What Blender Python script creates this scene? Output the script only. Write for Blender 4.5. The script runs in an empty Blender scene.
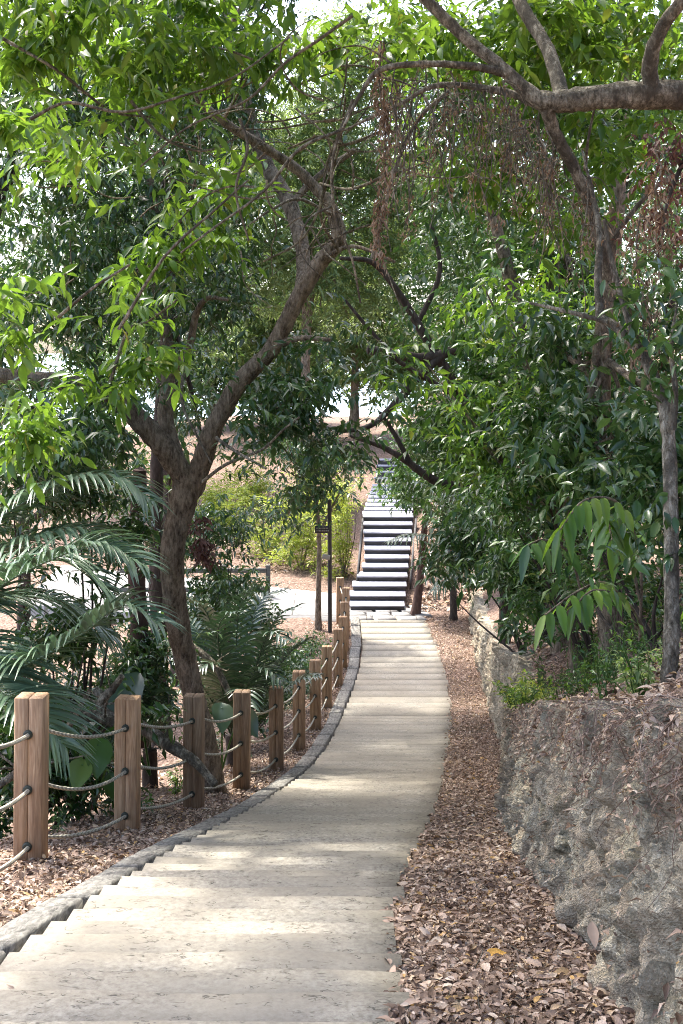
import bpy, math, random
import numpy as np
from mathutils import Vector, noise, Matrix

rng = np.random.default_rng(11)
random.seed(5)
SC = bpy.context.scene
COL = SC.collection

# ------------------------------------------------------------------ camera model (eye at the origin, looking along +Y)
F, HX, HY = 1250.0, 341.5, 350.0


def P(px, py, Y):
    return np.array([(px - HX) / F * Y, Y, (HY - py) / F * Y])


def proj(V):
    Y = np.maximum(V[:, 1], 0.05)
    return HX + V[:, 0] / Y * F, HY - V[:, 2] / Y * F


# ------------------------------------------------------------------ object helpers
def link(name, data, parent=None, loc=None):
    o = bpy.data.objects.new(name, data)
    COL.objects.link(o)
    if parent is not None:
        o.parent = parent
        # meshes are built in world coordinates; cancel the parent's location (parents are never rotated)
        o.location = -Vector(world_loc(parent))
    if loc is not None:
        o.location = loc
    return o


def world_loc(o):
    v = Vector((0, 0, 0))
    while o is not None:
        v += o.location
        o = o.parent
    return v


def tag(o, label=None, cat=None, group=None, kind=None):
    if label:
        o['label'] = label
    if cat:
        o['category'] = cat
    if group:
        o['group'] = group
    if kind:
        o['kind'] = kind
    return o


def empty(name, loc, label, cat, group=None):
    o = bpy.data.objects.new(name, None)
    COL.objects.link(o)
    o.location = Vector([float(c) for c in loc])
    o.empty_display_size = 0.1
    return tag(o, label, cat, group)


def np_mesh(name, V, Fs, mat, smooth=False):
    """V (n,3); Fs list of index arrays, each (m,3) or (m,4)"""
    me = bpy.data.meshes.new(name)
    V = np.ascontiguousarray(V, dtype=np.float32)
    me.vertices.add(len(V))
    me.vertices.foreach_set('co', V.ravel())
    loops = np.concatenate([f.ravel() for f in Fs]).astype(np.int32)
    counts = np.concatenate([np.full(len(f), f.shape[1], np.int32) for f in Fs])
    starts = np.concatenate([[0], np.cumsum(counts)[:-1]]).astype(np.int32)
    me.loops.add(len(loops))
    me.loops.foreach_set('vertex_index', loops)
    me.polygons.add(len(counts))
    me.polygons.foreach_set('loop_start', starts)
    if smooth:
        me.polygons.foreach_set('use_smooth', np.ones(len(counts), bool))
    me.update(calc_edges=True)
    me.validate()
    if mat is not None:
        me.materials.append(mat)
    return me


class MB:
    """collects shapes for ONE mesh object"""

    def __init__(s):
        s.V, s.F3, s.F4, s.n = [], [], [], 0

    def add(s, V, F):
        V = np.asarray(V, float)
        F = np.asarray(F, int)
        (s.F3 if F.shape[1] == 3 else s.F4).append(F + s.n)
        s.V.append(V)
        s.n += len(V)

    def box(s, c, size, rz=0.0, bevel=0.0, ry=0.0, rx=0.0):
        hx, hy, hz = [d / 2 for d in size]
        R = np.array((Matrix.Rotation(rz, 3, 'Z') @ Matrix.Rotation(ry, 3, 'Y') @ Matrix.Rotation(rx, 3, 'X')))
        if bevel <= 0:
            v = np.array([[x, y, z] for z in (-hz, hz) for y in (-hy, hy) for x in (-hx, hx)])
            f = np.array([[0, 2, 3, 1], [4, 5, 7, 6], [0, 1, 5, 4], [2, 6, 7, 3], [0, 4, 6, 2], [1, 3, 7, 5]])
            s.add(v @ R.T + np.asarray(c), f)
            return
        b = bevel
        # chamfered box: three stacked octagon-ish rings
        def ring(z, ix, iy):
            X, Y = hx - ix, hy - iy
            return [[-X + b, -Y, z], [X - b, -Y, z], [X, -Y + b, z], [X, Y - b, z], [X - b, Y, z], [-X + b, Y, z], [-X, Y - b, z], [-X, -Y + b, z]]
        v = ring(-hz, b, b) + ring(-hz + b, 0, 0) + ring(hz - b, 0, 0) + ring(hz, b, b)
        f = []
        for k in range(3):
            for i in range(8):
                j = (i + 1) % 8
                f.append([k * 8 + i, k * 8 + j, (k + 1) * 8 + j, (k + 1) * 8 + i])
        v = np.array(v)
        for k, zz in ((0, -hz), (3, hz)):
            pass
        f += [[24, 25, 26, 27], [24, 27, 28, 31], [28, 29, 30, 31], [3, 2, 1, 0], [7, 4, 3, 0], [7, 6, 5, 4]]
        s.add(v @ R.T + np.asarray(c), np.array(f))

    def tube(s, pts, rad, sides=7, res=4, rough=0.0, cap=True):
        pts = np.asarray(pts, float)
        rad = np.asarray(rad, float)
        if rad.ndim == 0:
            rad = np.full(len(pts), float(rad))
        if res > 1 and len(pts) > 2:
            pts, rad = catmull(pts, rad, res)
        n = len(pts)
        T = np.gradient(pts, axis=0)
        T /= np.linalg.norm(T, axis=1)[:, None] + 1e-9
        ref = np.array([0.3, 0.9, 0.1]) if abs(T[0] @ np.array([0.3, 0.9, 0.1])) < 0.85 else np.array([1.0, 0, 0])
        N = ref - (ref @ T[0]) * T[0]
        N /= np.linalg.norm(N)
        rings = []
        a = np.linspace(0, 2 * np.pi, sides, endpoint=False)
        for i in range(n):
            N = N - (N @ T[i]) * T[i]
            N /= np.linalg.norm(N) + 1e-9
            B = np.cross(T[i], N)
            rr = rad[i] * (1 + rough * (rng.random(sides) - 0.5) * 2) if rough else np.full(sides, rad[i])
            rings.append(pts[i] + (np.cos(a) * rr)[:, None] * N + (np.sin(a) * rr)[:, None] * B)
        V = np.concatenate(rings)
        i = np.arange(n - 1)[:, None] * sides
        k = np.arange(sides)[None, :]
        k2 = (k + 1) % sides
        Fq = np.stack([i + k, i + k2, i + sides + k2, i + sides + k], -1).reshape(-1, 4)
        s.add(V, Fq)
        if cap:
            c0 = s.n
            s.add(np.vstack([rings[0], pts[0][None]]), np.array([[(j + 1) % sides, j, sides] for j in range(sides)]))
            s.add(np.vstack([rings[-1], pts[-1][None] + T[-1] * rad[-1] * 0.5]), np.array([[j, (j + 1) % sides, sides] for j in range(sides)]))

    def obj(s, name, mat, parent=None, smooth=False):
        Fs = []
        if s.F3:
            Fs.append(np.concatenate(s.F3))
        if s.F4:
            Fs.append(np.concatenate(s.F4))
        me = np_mesh(name, np.concatenate(s.V), Fs, mat, smooth)
        return link(name, me, parent)


def catmull(pts, rad, res):
    p = np.vstack([2 * pts[0] - pts[1], pts, 2 * pts[-1] - pts[-2]])
    out, ro = [], []
    for i in range(1, len(p) - 2):
        for t in np.linspace(0, 1, res, endpoint=False):
            a, b, c, d = p[i - 1], p[i], p[i + 1], p[i + 2]
            out.append(0.5 * (2 * b + (c - a) * t + (2 * a - 5 * b + 4 * c - d) * t * t + (3 * b - a - 3 * c + d) * t ** 3))
            ro.append(rad[i - 1] * (1 - t) + rad[i] * t)
    out.append(pts[-1])
    ro.append(rad[-1])
    return np.array(out), np.array(ro)


def px_tube(mb, pts, sides=8, res=5, rough=0.06):
    """pts: (px, py, Y, radius in pixels)"""
    mb.tube([P(a, b, c) for a, b, c, _ in pts], [r / F * c for _, _, c, r in pts], sides, res, rough)


# ------------------------------------------------------------------ materials
def new_mat(name):
    m = bpy.data.materials.new(name)
    m.use_nodes = True
    nt = m.node_tree
    for n in list(nt.nodes):
        nt.nodes.remove(n)
    return m, nt


def N(nt, typ, **kw):
    n = nt.nodes.new(typ)
    for k, v in kw.items():
        if k.startswith('i_'):
            n.inputs[k[2:].replace('_', ' ')].default_value = v
        else:
            setattr(n, k, v)
    return n


def ramp(nt, fac, stops, interp='LINEAR'):
    r = nt.nodes.new('ShaderNodeValToRGB')
    r.color_ramp.interpolation = interp
    el = r.color_ramp.elements
    while len(el) < len(stops):
        el.new(0.5)
    for e, (p, c) in zip(el, stops):
        e.position = p
        e.color = (*c, 1) if len(c) == 3 else c
    if fac is not None:
        nt.links.new(fac, r.inputs[0])
    return r


def mixc(nt, fac, a, b, mode='MIX'):
    m = nt.nodes.new('ShaderNodeMix')
    m.data_type = 'RGBA'
    m.blend_type = mode
    for sock, v in ((0, fac), (6, a), (7, b)):
        if hasattr(v, 'is_linked') or isinstance(v, bpy.types.NodeSocket):
            nt.links.new(v, m.inputs[sock])
        elif sock == 0:
            m.inputs[0].default_value = v
        else:
            m.inputs[sock].default_value = (*v, 1)
    return m.outputs[2]


def coords(nt, scale=(1, 1, 1), kind='Object'):
    tc = nt.nodes.new('ShaderNodeTexCoord')
    mp = nt.nodes.new('ShaderNodeMapping')
    mp.inputs['Scale'].default_value = scale
    nt.links.new(tc.outputs[kind], mp.inputs[0])
    return mp.outputs[0]


def tex_noise(nt, vec, scale, detail=4, rough=0.55, dist=0.0):
    n = N(nt, 'ShaderNodeTexNoise')
    n.inputs['Scale'].default_value = scale
    n.inputs['Detail'].default_value = detail
    n.inputs['Roughness'].default_value = rough
    n.inputs['Distortion'].default_value = dist
    nt.links.new(vec, n.inputs['Vector'])
    return n.outputs['Fac']


def finish(nt, color, rough=0.7, bump=None, bstr=0.4, bdist=0.02, spec=0.4):
    b = N(nt, 'ShaderNodeBsdfPrincipled')
    if isinstance(color, tuple):
        b.inputs['Base Color'].default_value = (*color, 1)
    else:
        nt.links.new(color, b.inputs['Base Color'])
    if isinstance(rough, bpy.types.NodeSocket):
        nt.links.new(rough, b.inputs['Roughness'])
    else:
        b.inputs['Roughness'].default_value = rough
    b.inputs['Specular IOR Level'].default_value = spec
    if bump is not None:
        bp = N(nt, 'ShaderNodeBump')
        bp.inputs['Strength'].default_value = bstr
        bp.inputs['Distance'].default_value = bdist
        nt.links.new(bump, bp.inputs['Height'])
        nt.links.new(bp.outputs[0], b.inputs['Normal'])
    o = N(nt, 'ShaderNodeOutputMaterial')
    nt.links.new(b.outputs[0], o.inputs[0])
    return b


def leaf_mat(name, stops, trans_col, trans=0.38, rough=0.36, spec=0.5):
    m, nt = new_mat(name)
    g = N(nt, 'ShaderNodeNewGeometry')
    c = ramp(nt, g.outputs['Random Per Island'], stops).outputs[0]
    b = N(nt, 'ShaderNodeBsdfPrincipled')
    nt.links.new(c, b.inputs['Base Color'])
    b.inputs['Roughness'].default_value = rough
    b.inputs['Specular IOR Level'].default_value = spec
    t = N(nt, 'ShaderNodeBsdfTranslucent')
    tc = mixc(nt, 0.6, c, trans_col)
    nt.links.new(tc, t.inputs['Color'])
    mx = N(nt, 'ShaderNodeMixShader')
    mx.inputs[0].default_value = trans
    nt.links.new(b.outputs[0], mx.inputs[1])
    nt.links.new(t.outputs[0], mx.inputs[2])
    o = N(nt, 'ShaderNodeOutputMaterial')
    nt.links.new(mx.outputs[0], o.inputs[0])
    return m


M = {}
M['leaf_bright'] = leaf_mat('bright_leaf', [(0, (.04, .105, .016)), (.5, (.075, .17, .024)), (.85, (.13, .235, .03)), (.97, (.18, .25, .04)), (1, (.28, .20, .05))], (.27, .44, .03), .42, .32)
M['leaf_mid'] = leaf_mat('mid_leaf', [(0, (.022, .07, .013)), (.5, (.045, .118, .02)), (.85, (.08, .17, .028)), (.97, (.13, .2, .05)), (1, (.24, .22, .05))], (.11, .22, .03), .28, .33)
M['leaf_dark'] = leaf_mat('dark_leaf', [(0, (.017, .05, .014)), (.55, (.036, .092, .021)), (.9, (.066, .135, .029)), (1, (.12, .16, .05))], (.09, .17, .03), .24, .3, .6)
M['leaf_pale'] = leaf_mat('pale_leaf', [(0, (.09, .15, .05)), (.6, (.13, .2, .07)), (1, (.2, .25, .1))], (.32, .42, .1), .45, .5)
M['leaf_sun'] = leaf_mat('yellow_green_leaf', [(0, (.17, .25, .03)), (.6, (.28, .36, .05)), (1, (.42, .42, .10))], (.45, .52, .04), .45, .45)
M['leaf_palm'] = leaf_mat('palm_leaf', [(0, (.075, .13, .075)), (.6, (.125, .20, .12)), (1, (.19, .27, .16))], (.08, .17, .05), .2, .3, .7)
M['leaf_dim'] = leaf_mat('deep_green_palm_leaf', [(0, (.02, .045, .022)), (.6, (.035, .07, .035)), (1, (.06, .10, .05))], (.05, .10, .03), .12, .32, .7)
M['leaf_dead'] = leaf_mat('dead_leaf', [(0, (.10, .062, .036)), (.4, (.21, .135, .085)), (.8, (.34, .235, .155)), (1, (.46, .35, .25))], (.3, .17, .08), .2, .7, .25)
M['leaf_red'] = leaf_mat('red_brown_dead_leaf', [(0, (.07, .032, .025)), (.6, (.14, .072, .055)), (1, (.24, .14, .11))], (.2, .08, .05), .2, .65, .25)
M['straw'] = leaf_mat('dry_straw', [(0, (.14, .09, .065)), (.5, (.30, .21, .16)), (1, (.48, .37, .29))], (.3, .2, .12), .1, .8, .2)
M['leaf_litter'] = leaf_mat('fallen_leaf', [(0, (.07, .042, .03)), (.2, (.15, .10, .07)), (.5, (.29, .20, .145)), (.72, (.38, .275, .205)), (.9, (.50, .40, .31)), (.98, (.42, .25, .08)), (1, (.5, .45, .38))], (.3, .18, .1), .12, .6, .3)

m, nt = new_mat('bark_brown')
v = coords(nt, (1, 1, .35))
n1 = tex_noise(nt, v, 14, 6, .65, .4)
n2 = tex_noise(nt, v, 42, 5, .75)
c = ramp(nt, n1, [(.38, (.075, .055, .036)), (.5, (.26, .20, .135)), (.62, (.50, .41, .30))]).outputs[0]
c = mixc(nt, .5, c, ramp(nt, n2, [(.4, (.05, .036, .024)), (.6, (.36, .29, .22))]).outputs[0])
ad = N(nt, 'ShaderNodeMath', operation='ADD')
nt.links.new(n1, ad.inputs[0])
nt.links.new(n2, ad.inputs[1])
finish(nt, c, .88, ad.outputs[0], 1.0, .05, .2)
M['bark'] = m
m, nt = new_mat('bark_dark')
v = coords(nt, (1, 1, .35))
n1 = tex_noise(nt, v, 12, 6, .65, .4)
c = ramp(nt, n1, [(.3, (.025, .019, .015)), (.55, (.06, .047, .038)), (.75, (.12, .10, .085))]).outputs[0]
finish(nt, c, .9, n1, .9, .03, .2)
M['bark_dark'] = m
m, nt = new_mat('bark_pale')
v = coords(nt, (1, 1, .5))
n1 = tex_noise(nt, v, 34, 6, .75, .3)
n2 = tex_noise(nt, v, 9, 4, .7)
c = ramp(nt, n1, [(.36, (.08, .066, .046)), (.5, (.32, .275, .20)), (.62, (.60, .535, .42))]).outputs[0]
c = mixc(nt, ramp(nt, n2, [(.42, (0, 0, 0)), (.58, (.85, .85, .85))]).outputs[0], c, (.10, .085, .065))
finish(nt, c, .9, n1, 1.0, .05, .2)
M['bark_pale'] = m
m, nt = new_mat('bark_red')
v = coords(nt, (1, 1, .3))
n1 = tex_noise(nt, v, 20, 5, .6, .3)
c = ramp(nt, n1, [(.3, (.04, .024, .02)), (.7, (.12, .07, .055))]).outputs[0]
finish(nt, c, .85, n1, .6, .02, .25)
M['bark_red'] = m

m, nt = new_mat('concrete_tread')
v = coords(nt)
vs = coords(nt, (1.0, 2.4, 1))
g = N(nt, 'ShaderNodeNewGeometry')
n1 = tex_noise(nt, v, 1.3, 4, .6)
n2 = tex_noise(nt, v, 38, 5, .7)
n3 = tex_noise(nt, vs, 8.0, 3, .5, 1.2)
crk = ramp(nt, n3, [(.0, (1, 1, 1)), (.478, (1, 1, 1)), (.493, (.15, .15, .15)), (.5, (.15, .15, .15)), (.512, (1, 1, 1))]).outputs[0]
msk = ramp(nt, tex_noise(nt, v, 13, 2, .5), [(.52, (0, 0, 0)), (.58, (1, 1, 1))]).outputs[0]
c = ramp(nt, n2, [(.34, (.178, .160, .128)), (.5, (.268, .244, .197)), (.66, (.352, .326, .27))]).outputs[0]
c = mixc(nt, ramp(nt, n1, [(.4, (0, 0, 0)), (.58, (.75, .75, .75))]).outputs[0], c, (.235, .21, .165))
rv = ramp(nt, g.outputs['Random Per Island'], [(0, (.93, .93, .94)), (1, (1.05, 1.05, 1.04))]).outputs[0]
c = mixc(nt, 1.0, c, rv, 'MULTIPLY')
inv = mixc(nt, msk, (1, 1, 1), crk)
c = mixc(nt, .75, c, inv, 'MULTIPLY')
add = N(nt, 'ShaderNodeMath', operation='MULTIPLY_ADD')
nt.links.new(n2, add.inputs[0])
add.inputs[1].default_value = .5
nt.links.new(inv, add.inputs[2])
finish(nt, c, .92, add.outputs[0], .55, .012, .25)
M['tread'] = m

m, nt = new_mat('pale_paving')
v = coords(nt)
n2 = tex_noise(nt, v, 9, 5, .6)
br = N(nt, 'ShaderNodeTexBrick')
nt.links.new(v, br.inputs[0])
br.inputs['Scale'].default_value = 1.0
br.inputs['Brick Width'].default_value = 1.3
br.inputs['Row Height'].default_value = .62
br.inputs['Mortar Size'].default_value = .018
br.inputs['Color1'].default_value = (1, 1, 1, 1)
br.inputs['Color2'].default_value = (.9, .9, .9, 1)
br.inputs['Mortar'].default_value = (.45, .42, .4, 1)
c = ramp(nt, n2, [(.3, (.24, .23, .215)), (.7, (.36, .35, .335))]).outputs[0]
c = mixc(nt, 1.0, c, br.outputs['Color'], 'MULTIPLY')
finish(nt, c, .9, n2, .3, .01, .25)
M['paving'] = m

m, nt = new_mat('weathered_kerb')
v = coords(nt)
vs = coords(nt, (6, 1.2, 6))
n1 = tex_noise(nt, v, 22, 5, .65)
n3 = tex_noise(nt, vs, 6, 5, .6, .8)
c = ramp(nt, n3, [(.35, (.055, .052, .044)), (.5, (.165, .157, .135)), (.65, (.28, .27, .235))]).outputs[0]
c = mixc(nt, .3, c, ramp(nt, n1, [(.35, (.06, .055, .05)), (.65, (.26, .245, .23))]).outputs[0])
finish(nt, c, .9, n3, .8, .015, .25)
M['kerb'] = m

m, nt = new_mat('post_timber')
v = coords(nt, (1, 1, .07))
v2 = coords(nt, (1, 1, .3))
oi = N(nt, 'ShaderNodeObjectInfo')
n1 = tex_noise(nt, v, 60, 5, .6, .6)
n2 = tex_noise(nt, v2, 9, 4, .6)
c = ramp(nt, n1, [(.34, (.27, .165, .088)), (.5, (.39, .25, .14)), (.66, (.50, .345, .21))]).outputs[0]
c = mixc(nt, ramp(nt, n2, [(.42, (0, 0, 0)), (.72, (.6, .6, .6))]).outputs[0], c, (.19, .12, .08))
rv = ramp(nt, oi.outputs['Random'], [(0, (.72, .72, .74)), (1, (1.1, 1.05, 1.0))]).outputs[0]
c = mixc(nt, 1.0, c, rv, 'MULTIPLY')
finish(nt, c, .72, n1, .35, .006, .3)
M['post'] = m

m, nt = new_mat('rope_fibre')
v = coords(nt, (1, 1, 1))
w = N(nt, 'ShaderNodeTexWave')
nt.links.new(v, w.inputs[0])
w.inputs['Scale'].default_value = 34
w.inputs['Distortion'].default_value = 1.0
c = ramp(nt, w.outputs['Fac'], [(.1, (.27, .25, .19)), (.8, (.50, .47, .38))]).outputs[0]
finish(nt, c, .8, w.outputs['Fac'], .5, .004, .3)
M['rope'] = m
m, nt = new_mat('dark_metal_ring')
finish(nt, (.035, .042, .03), .55)
M['ring'] = m
m, nt = new_mat('black_paint')
finish(nt, ramp(nt, tex_noise(nt, coords(nt), 12), [(.3, (.018, .018, .018)), (.7, (.045, .042, .04))]).outputs[0], .5)
M['black'] = m
m, nt = new_mat('sign_lettering')
finish(nt, (.30, .28, .24), .6)
M['letter'] = m
m, nt = new_mat('grey_timber')
v = coords(nt, (1, 1, 1))
n1 = tex_noise(nt, coords(nt, (1, 14, 14)), 3, 5, .6)
finish(nt, ramp(nt, n1, [(.3, (.05, .05, .045)), (.7, (.14, .135, .12))]).outputs[0], .85, n1, .3, .01, .25)
M['grey_timber'] = m
m, nt = new_mat('stair_tread')
n1 = tex_noise(nt, coords(nt, (2, 26, 2)), 2, 5, .6)
finish(nt, ramp(nt, n1, [(.3, (.24, .24, .27)), (.7, (.36, .36, .40))]).outputs[0], .8, n1, .3, .01, .3)
M['stair_tread'] = m
m, nt = new_mat('stair_riser')
n1 = tex_noise(nt, coords(nt, (2, 2, 26)), 2, 5, .6)
finish(nt, ramp(nt, n1, [(.3, (.035, .034, .034)), (.7, (.085, .08, .077))]).outputs[0], .8, n1, .3, .01, .3)  # risers coloured dark for the shade on faces turned from the sun
M['stair_riser'] = m
m, nt = new_mat('white_rail')
finish(nt, (.7, .7, .7), .5)
M['white'] = m

m, nt = new_mat('soil_and_litter')
v = coords(nt)
n1 = tex_noise(nt, v, .6, 5, .6)
n2 = tex_noise(nt, v, 16, 5, .7)
vo = N(nt, 'ShaderNodeTexVoronoi')
nt.links.new(v, vo.inputs['Vector'])
vo.inputs['Scale'].default_value = 22
vo.inputs['Randomness'].default_value = 1
c = ramp(nt, vo.outputs['Color'], [(.1, (.06, .038, .028)), (.45, (.19, .125, .095)), (.9, (.34, .24, .19))]).outputs[0]
c = mixc(nt, ramp(nt, n2, [(.4, (0, 0, 0)), (.6, (.7, .7, .7))]).outputs[0], c, (.11, .075, .055))
c = mixc(nt, ramp(nt, n1, [(.55, (0, 0, 0)), (.75, (.35, .35, .35))]).outputs[0], c, (.07, .085, .03))
finish(nt, c, .95, vo.outputs['Distance'], .7, .03, .15)
M['ground'] = m

m, nt = new_mat('rough_stone')
v = coords(nt)
vz = coords(nt, (1, 1, .45))
n1 = tex_noise(nt, v, 2.2, 6, .65, .3)
n2 = tex_noise(nt, v, 26, 6, .72)
n3 = tex_noise(nt, vz, 5.5, 5, .65, .4)
n4 = tex_noise(nt, v, 90, 3, .6)
c = ramp(nt, n2, [(.34, (.27, .225, .155)), (.5, (.66, .575, .42)), (.66, (.84, .77, .60))]).outputs[0]
c = mixc(nt, ramp(nt, n3, [(.50, (0, 0, 0)), (.60, (.6, .6, .6))]).outputs[0], c, (.20, .18, .14))
c = mixc(nt, ramp(nt, n1, [(.44, (0, 0, 0)), (.6, (.75, .75, .75))]).outputs[0], c, (.56, .44, .31))
n5 = tex_noise(nt, v, 3.1, 5, .7, .5)
c = mixc(nt, ramp(nt, n5, [(.54, (0, 0, 0)), (.64, (.6, .6, .6))]).outputs[0], c, (.17, .165, .10))
c = mixc(nt, .3, c, ramp(nt, n4, [(.35, (.4, .4, .4)), (.55, (1, 1, 1))]).outputs[0], 'MULTIPLY')
add = N(nt, 'ShaderNodeMath', operation='ADD')
nt.links.new(n2, add.inputs[0])
nt.links.new(n4, add.inputs[1])
finish(nt, c, .93, add.outputs[0], 1.0, .06, .2)
M['stone'] = m

m, nt = new_mat('sea_water')
v = coords(nt, (1, .25, 1))
n1 = tex_noise(nt, v, .05, 5)
finish(nt, ramp(nt, n1, [(.3, (.22, .34, .42)), (.7, (.36, .48, .55))]).outputs[0], .25, tex_noise(nt, v, .5, 4), .3, .3, .5)
M['sea'] = m

# ------------------------------------------------------------------ light
SUN = np.array([-0.30, 0.42, 0.86])
SUN /= np.linalg.norm(SUN)
w = bpy.data.worlds.new('World')
SC.world = w
w.use_nodes = True
nt = w.node_tree
bg = nt.nodes.get('Background') or nt.nodes.new('ShaderNodeBackground')
sky = nt.nodes.new('ShaderNodeTexSky')
sky.sky_type = 'NISHITA'
sky.sun_disc = False
sky.sun_elevation = math.asin(SUN[2])
sky.sun_rotation = math.atan2(SUN[0], SUN[1])
sky.air_density = 0.7
sky.dust_density = 4.0
sky.ozone_density = 1.2
nt.links.new(sky.outputs[0], bg.inputs[0])
bg.inputs[1].default_value = 0.15
sl = bpy.data.lights.new('sun', 'SUN')
sl.energy = 2.0
sl.angle = math.radians(2.0)
sl.color = (1.0, .96, .88)
so = bpy.data.objects.new('sun', sl)
COL.objects.link(so)
so.rotation_euler = Vector(SUN).to_track_quat('Z', 'Y').to_euler()
so.location = (0, 0, 30)

cam = bpy.data.cameras.new('camera')
co = bpy.data.objects.new('camera', cam)
COL.objects.link(co)
cam.sensor_fit = 'VERTICAL'
cam.sensor_height = 36
cam.sensor_width = 36
cam.lens = 36 * F / 1024
cam.shift_y = -(512 - HY) / 1024
cam.clip_start = .05
cam.clip_end = 9000
co.location = (0, 0, 0)
co.rotation_euler = (math.pi / 2, 0, 0)
SC.camera = co
SC.view_settings.view_transform = 'Standard'
SC.view_settings.look = 'None'
SC.view_settings.exposure = 2.6
SC.view_settings.gamma = 1.0
cy = SC.cycles
cy.max_bounces = 7
cy.diffuse_bounces = 4
cy.glossy_bounces = 2
cy.transmission_bounces = 4
cy.transparent_max_bounces = 4
cy.caustics_reflective = False
cy.caustics_refractive = False
cy.sample_clamp_indirect = 6
cy.filter_width = 1.0
cy.use_denoising = True
try:
    cy.denoiser = 'OPENIMAGEDENOISE'
    cy.denoising_input_passes = 'RGB_ALBEDO_NORMAL'
    cy.denoising_prefilter = 'NONE'
except Exception:
    pass

# ------------------------------------------------------------------ the lie of the land
TY = [-10, 0, 4.2, 6, 8, 10.2, 12.2, 14.4, 16.6, 18.8, 21, 23.2, 25.4, 27.3, 29.5, 33.4]
TZ = [-0.4, -1.6, -2.27, -2.72, -3.28, -3.93, -4.5, -5.08, -5.6, -6.02, -6.38, -6.65, -6.84, -6.95, -7.0, -7.0]
LX = [-1.35, -1.42, -1.40, -1.246, -1.13, -.975, -.815, -.64, -.42, -.22, -.06, .1, .27, .40, .50, .48]
RX = [.3, .2, .207, .26, .457, .70, .91, 1.13, 1.36, 1.60, 1.82, 2.03, 2.16, 2.24, 2.27, 2.15]
WX = [.95, .93, .91, .98, 1.08, 1.29, 1.52, 1.80, 2.10, 2.35, 2.51, 2.62, 2.79, 2.92, 3.03, 3.33]
zp = lambda Y: np.interp(Y, TY, TZ)
xl = lambda Y: np.interp(Y, TY, LX)
xr = lambda Y: np.interp(Y, TY, RX)
xw = lambda Y: np.interp(Y, TY, WX)
hw = lambda Y: np.interp(Y, [-10, 3.5, 8, 12, 14.4, 15.6, 17, 20, 26, 33, 36], [1.1, 1.04, .94, .95, 1.0, 1.25, 1.5, 1.3, .9, .55, .1])
fenceX = lambda Y: np.interp(Y, [-10, 6, 8, 10.2, 12.2, 14.4, 16.6, 18.8, 21, 23.2, 25.4, 27.3, 29, 30.6, 32, 34],
                             [-2.6, -2.25, -1.98, -1.735, -1.44, -1.146, -.87, -.64, -.445, -.27, -.07, .033, .07, .11, -.04, -.1])


def sstep(a, b, x):
    t = np.clip((x - a) / (b - a), 0, 1)
    return t * t * (3 - 2 * t)


zleft = lambda Y: np.interp(Y, [-10, 4, 8, 14, 22, 33, 38, 44, 52, 62, 75, 92, 140, 260], [-3.6, -4.3, -4.9, -6.0, -7.0, -7.12, -6.95, -6.4, -5.4, -4.3, -3.9, -6, -22, -60])
zright = lambda Y: np.interp(Y, [33.4, 37.4, 42, 48, 62, 80, 140, 260], [-7.0, -5.2, -4.8, -4.1, -3.0, -3, -22, -60])


def ground_z(X, Y, rough=True):
    X = np.asarray(X, float)
    Y = np.asarray(Y, float)
    fx = fenceX(Y) - .35
    zP = zp(Y)
    # left: falls away beyond the fence
    dl = np.maximum(fx - X, 0)
    zl = zleft(Y)
    left = zP + (zl - zP) * sstep(0, 3.4, dl) - .10 * np.maximum(dl - 4, 0)
    # right: bank above the wall
    wx = xw(Y) + .42
    dr = np.maximum(X - wx, 0)
    bank = zP + hw(Y) + .60 * dr + .0 * np.maximum(dr - .9, 0)
    bank = np.where(dr > 14, zP + hw(Y) + .60 * 14 + .1 * (dr - 14), bank)
    z = np.where(X < fx, left, zP)
    z = np.where(X > wx, bank, z)
    # beyond the foot of the stairs
    k = sstep(.0, 2.6, X - .08 * np.maximum(Y - 33.4, 0))
    far = zleft(Y) * (1 - k) + zright(Y) * k + .30 * np.maximum(X - 3.4, 0) * sstep(3, 6, X)
    far = far - .05 * np.maximum(-X - 6, 0)
    t = sstep(33.4, 36.5, Y)
    z = z * (1 - t) + far * t
    if rough:
        a = .05 * (np.sin(X * 2.1 + Y * 1.3) + np.sin(X * 1.1 - Y * 2.3 + 1)) + .03 * np.sin(X * 5.3 + 2) * np.sin(Y * 4.7)
        keep = sstep(.15, 1.0, np.abs(X - (fx + wx) / 2) - (wx - fx) / 2)
        keep = np.where(Y > 34, sstep(1.2, 2.5, np.abs(X - 1.0)) , keep)
        z = z + a * keep
    return z


rows = np.concatenate([np.arange(-8, 48, .4), np.arange(48, 100, 2.0), np.array([105, 115, 130, 150, 200, 260])])
V, prof = [], []
for Y in rows:
    fx, wx = float(fenceX(Y)) - .35, float(xw(Y)) + .42
    xs = np.concatenate([[-120, -60, -35, -22, -15, -11], np.linspace(-8.5, fx - .2, 18) if True else [],
                         [fx, fx + .25, float(xl(Y)) - .28, float(xl(Y)), float(xr(Y)) + .02, float(xw(Y)), wx - .005, wx + .005],
                         wx + np.array([.3, .6, .9, 1.3, 1.8, 2.4, 3.0, 3.8, 4.6, 5.6, 7, 9, 12, 16, 24, 45, 100])])
    z = ground_z(xs, np.full(len(xs), Y))
    if Y < 34:   # the sheet dips under the path slabs
        z[27 - 0 if False else 0] += 0
        xc = (xs > xl(Y) - .005) & (xs < xr(Y) - .0)
        z = np.where(xc, z - .10, z)
    V.append(np.stack([xs, np.full(len(xs), Y), z], 1))
nc = len(V[0])
V = np.concatenate(V)
i = np.arange(len(rows) - 1)[:, None] * nc
k = np.arange(nc - 1)[None, :]
Fq = np.stack([i + k, i + k + 1, i + nc + k + 1, i + nc + k], -1).reshape(-1, 4)
g = link('ground', np_mesh('ground', V, [Fq], M['ground'], True))
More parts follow.
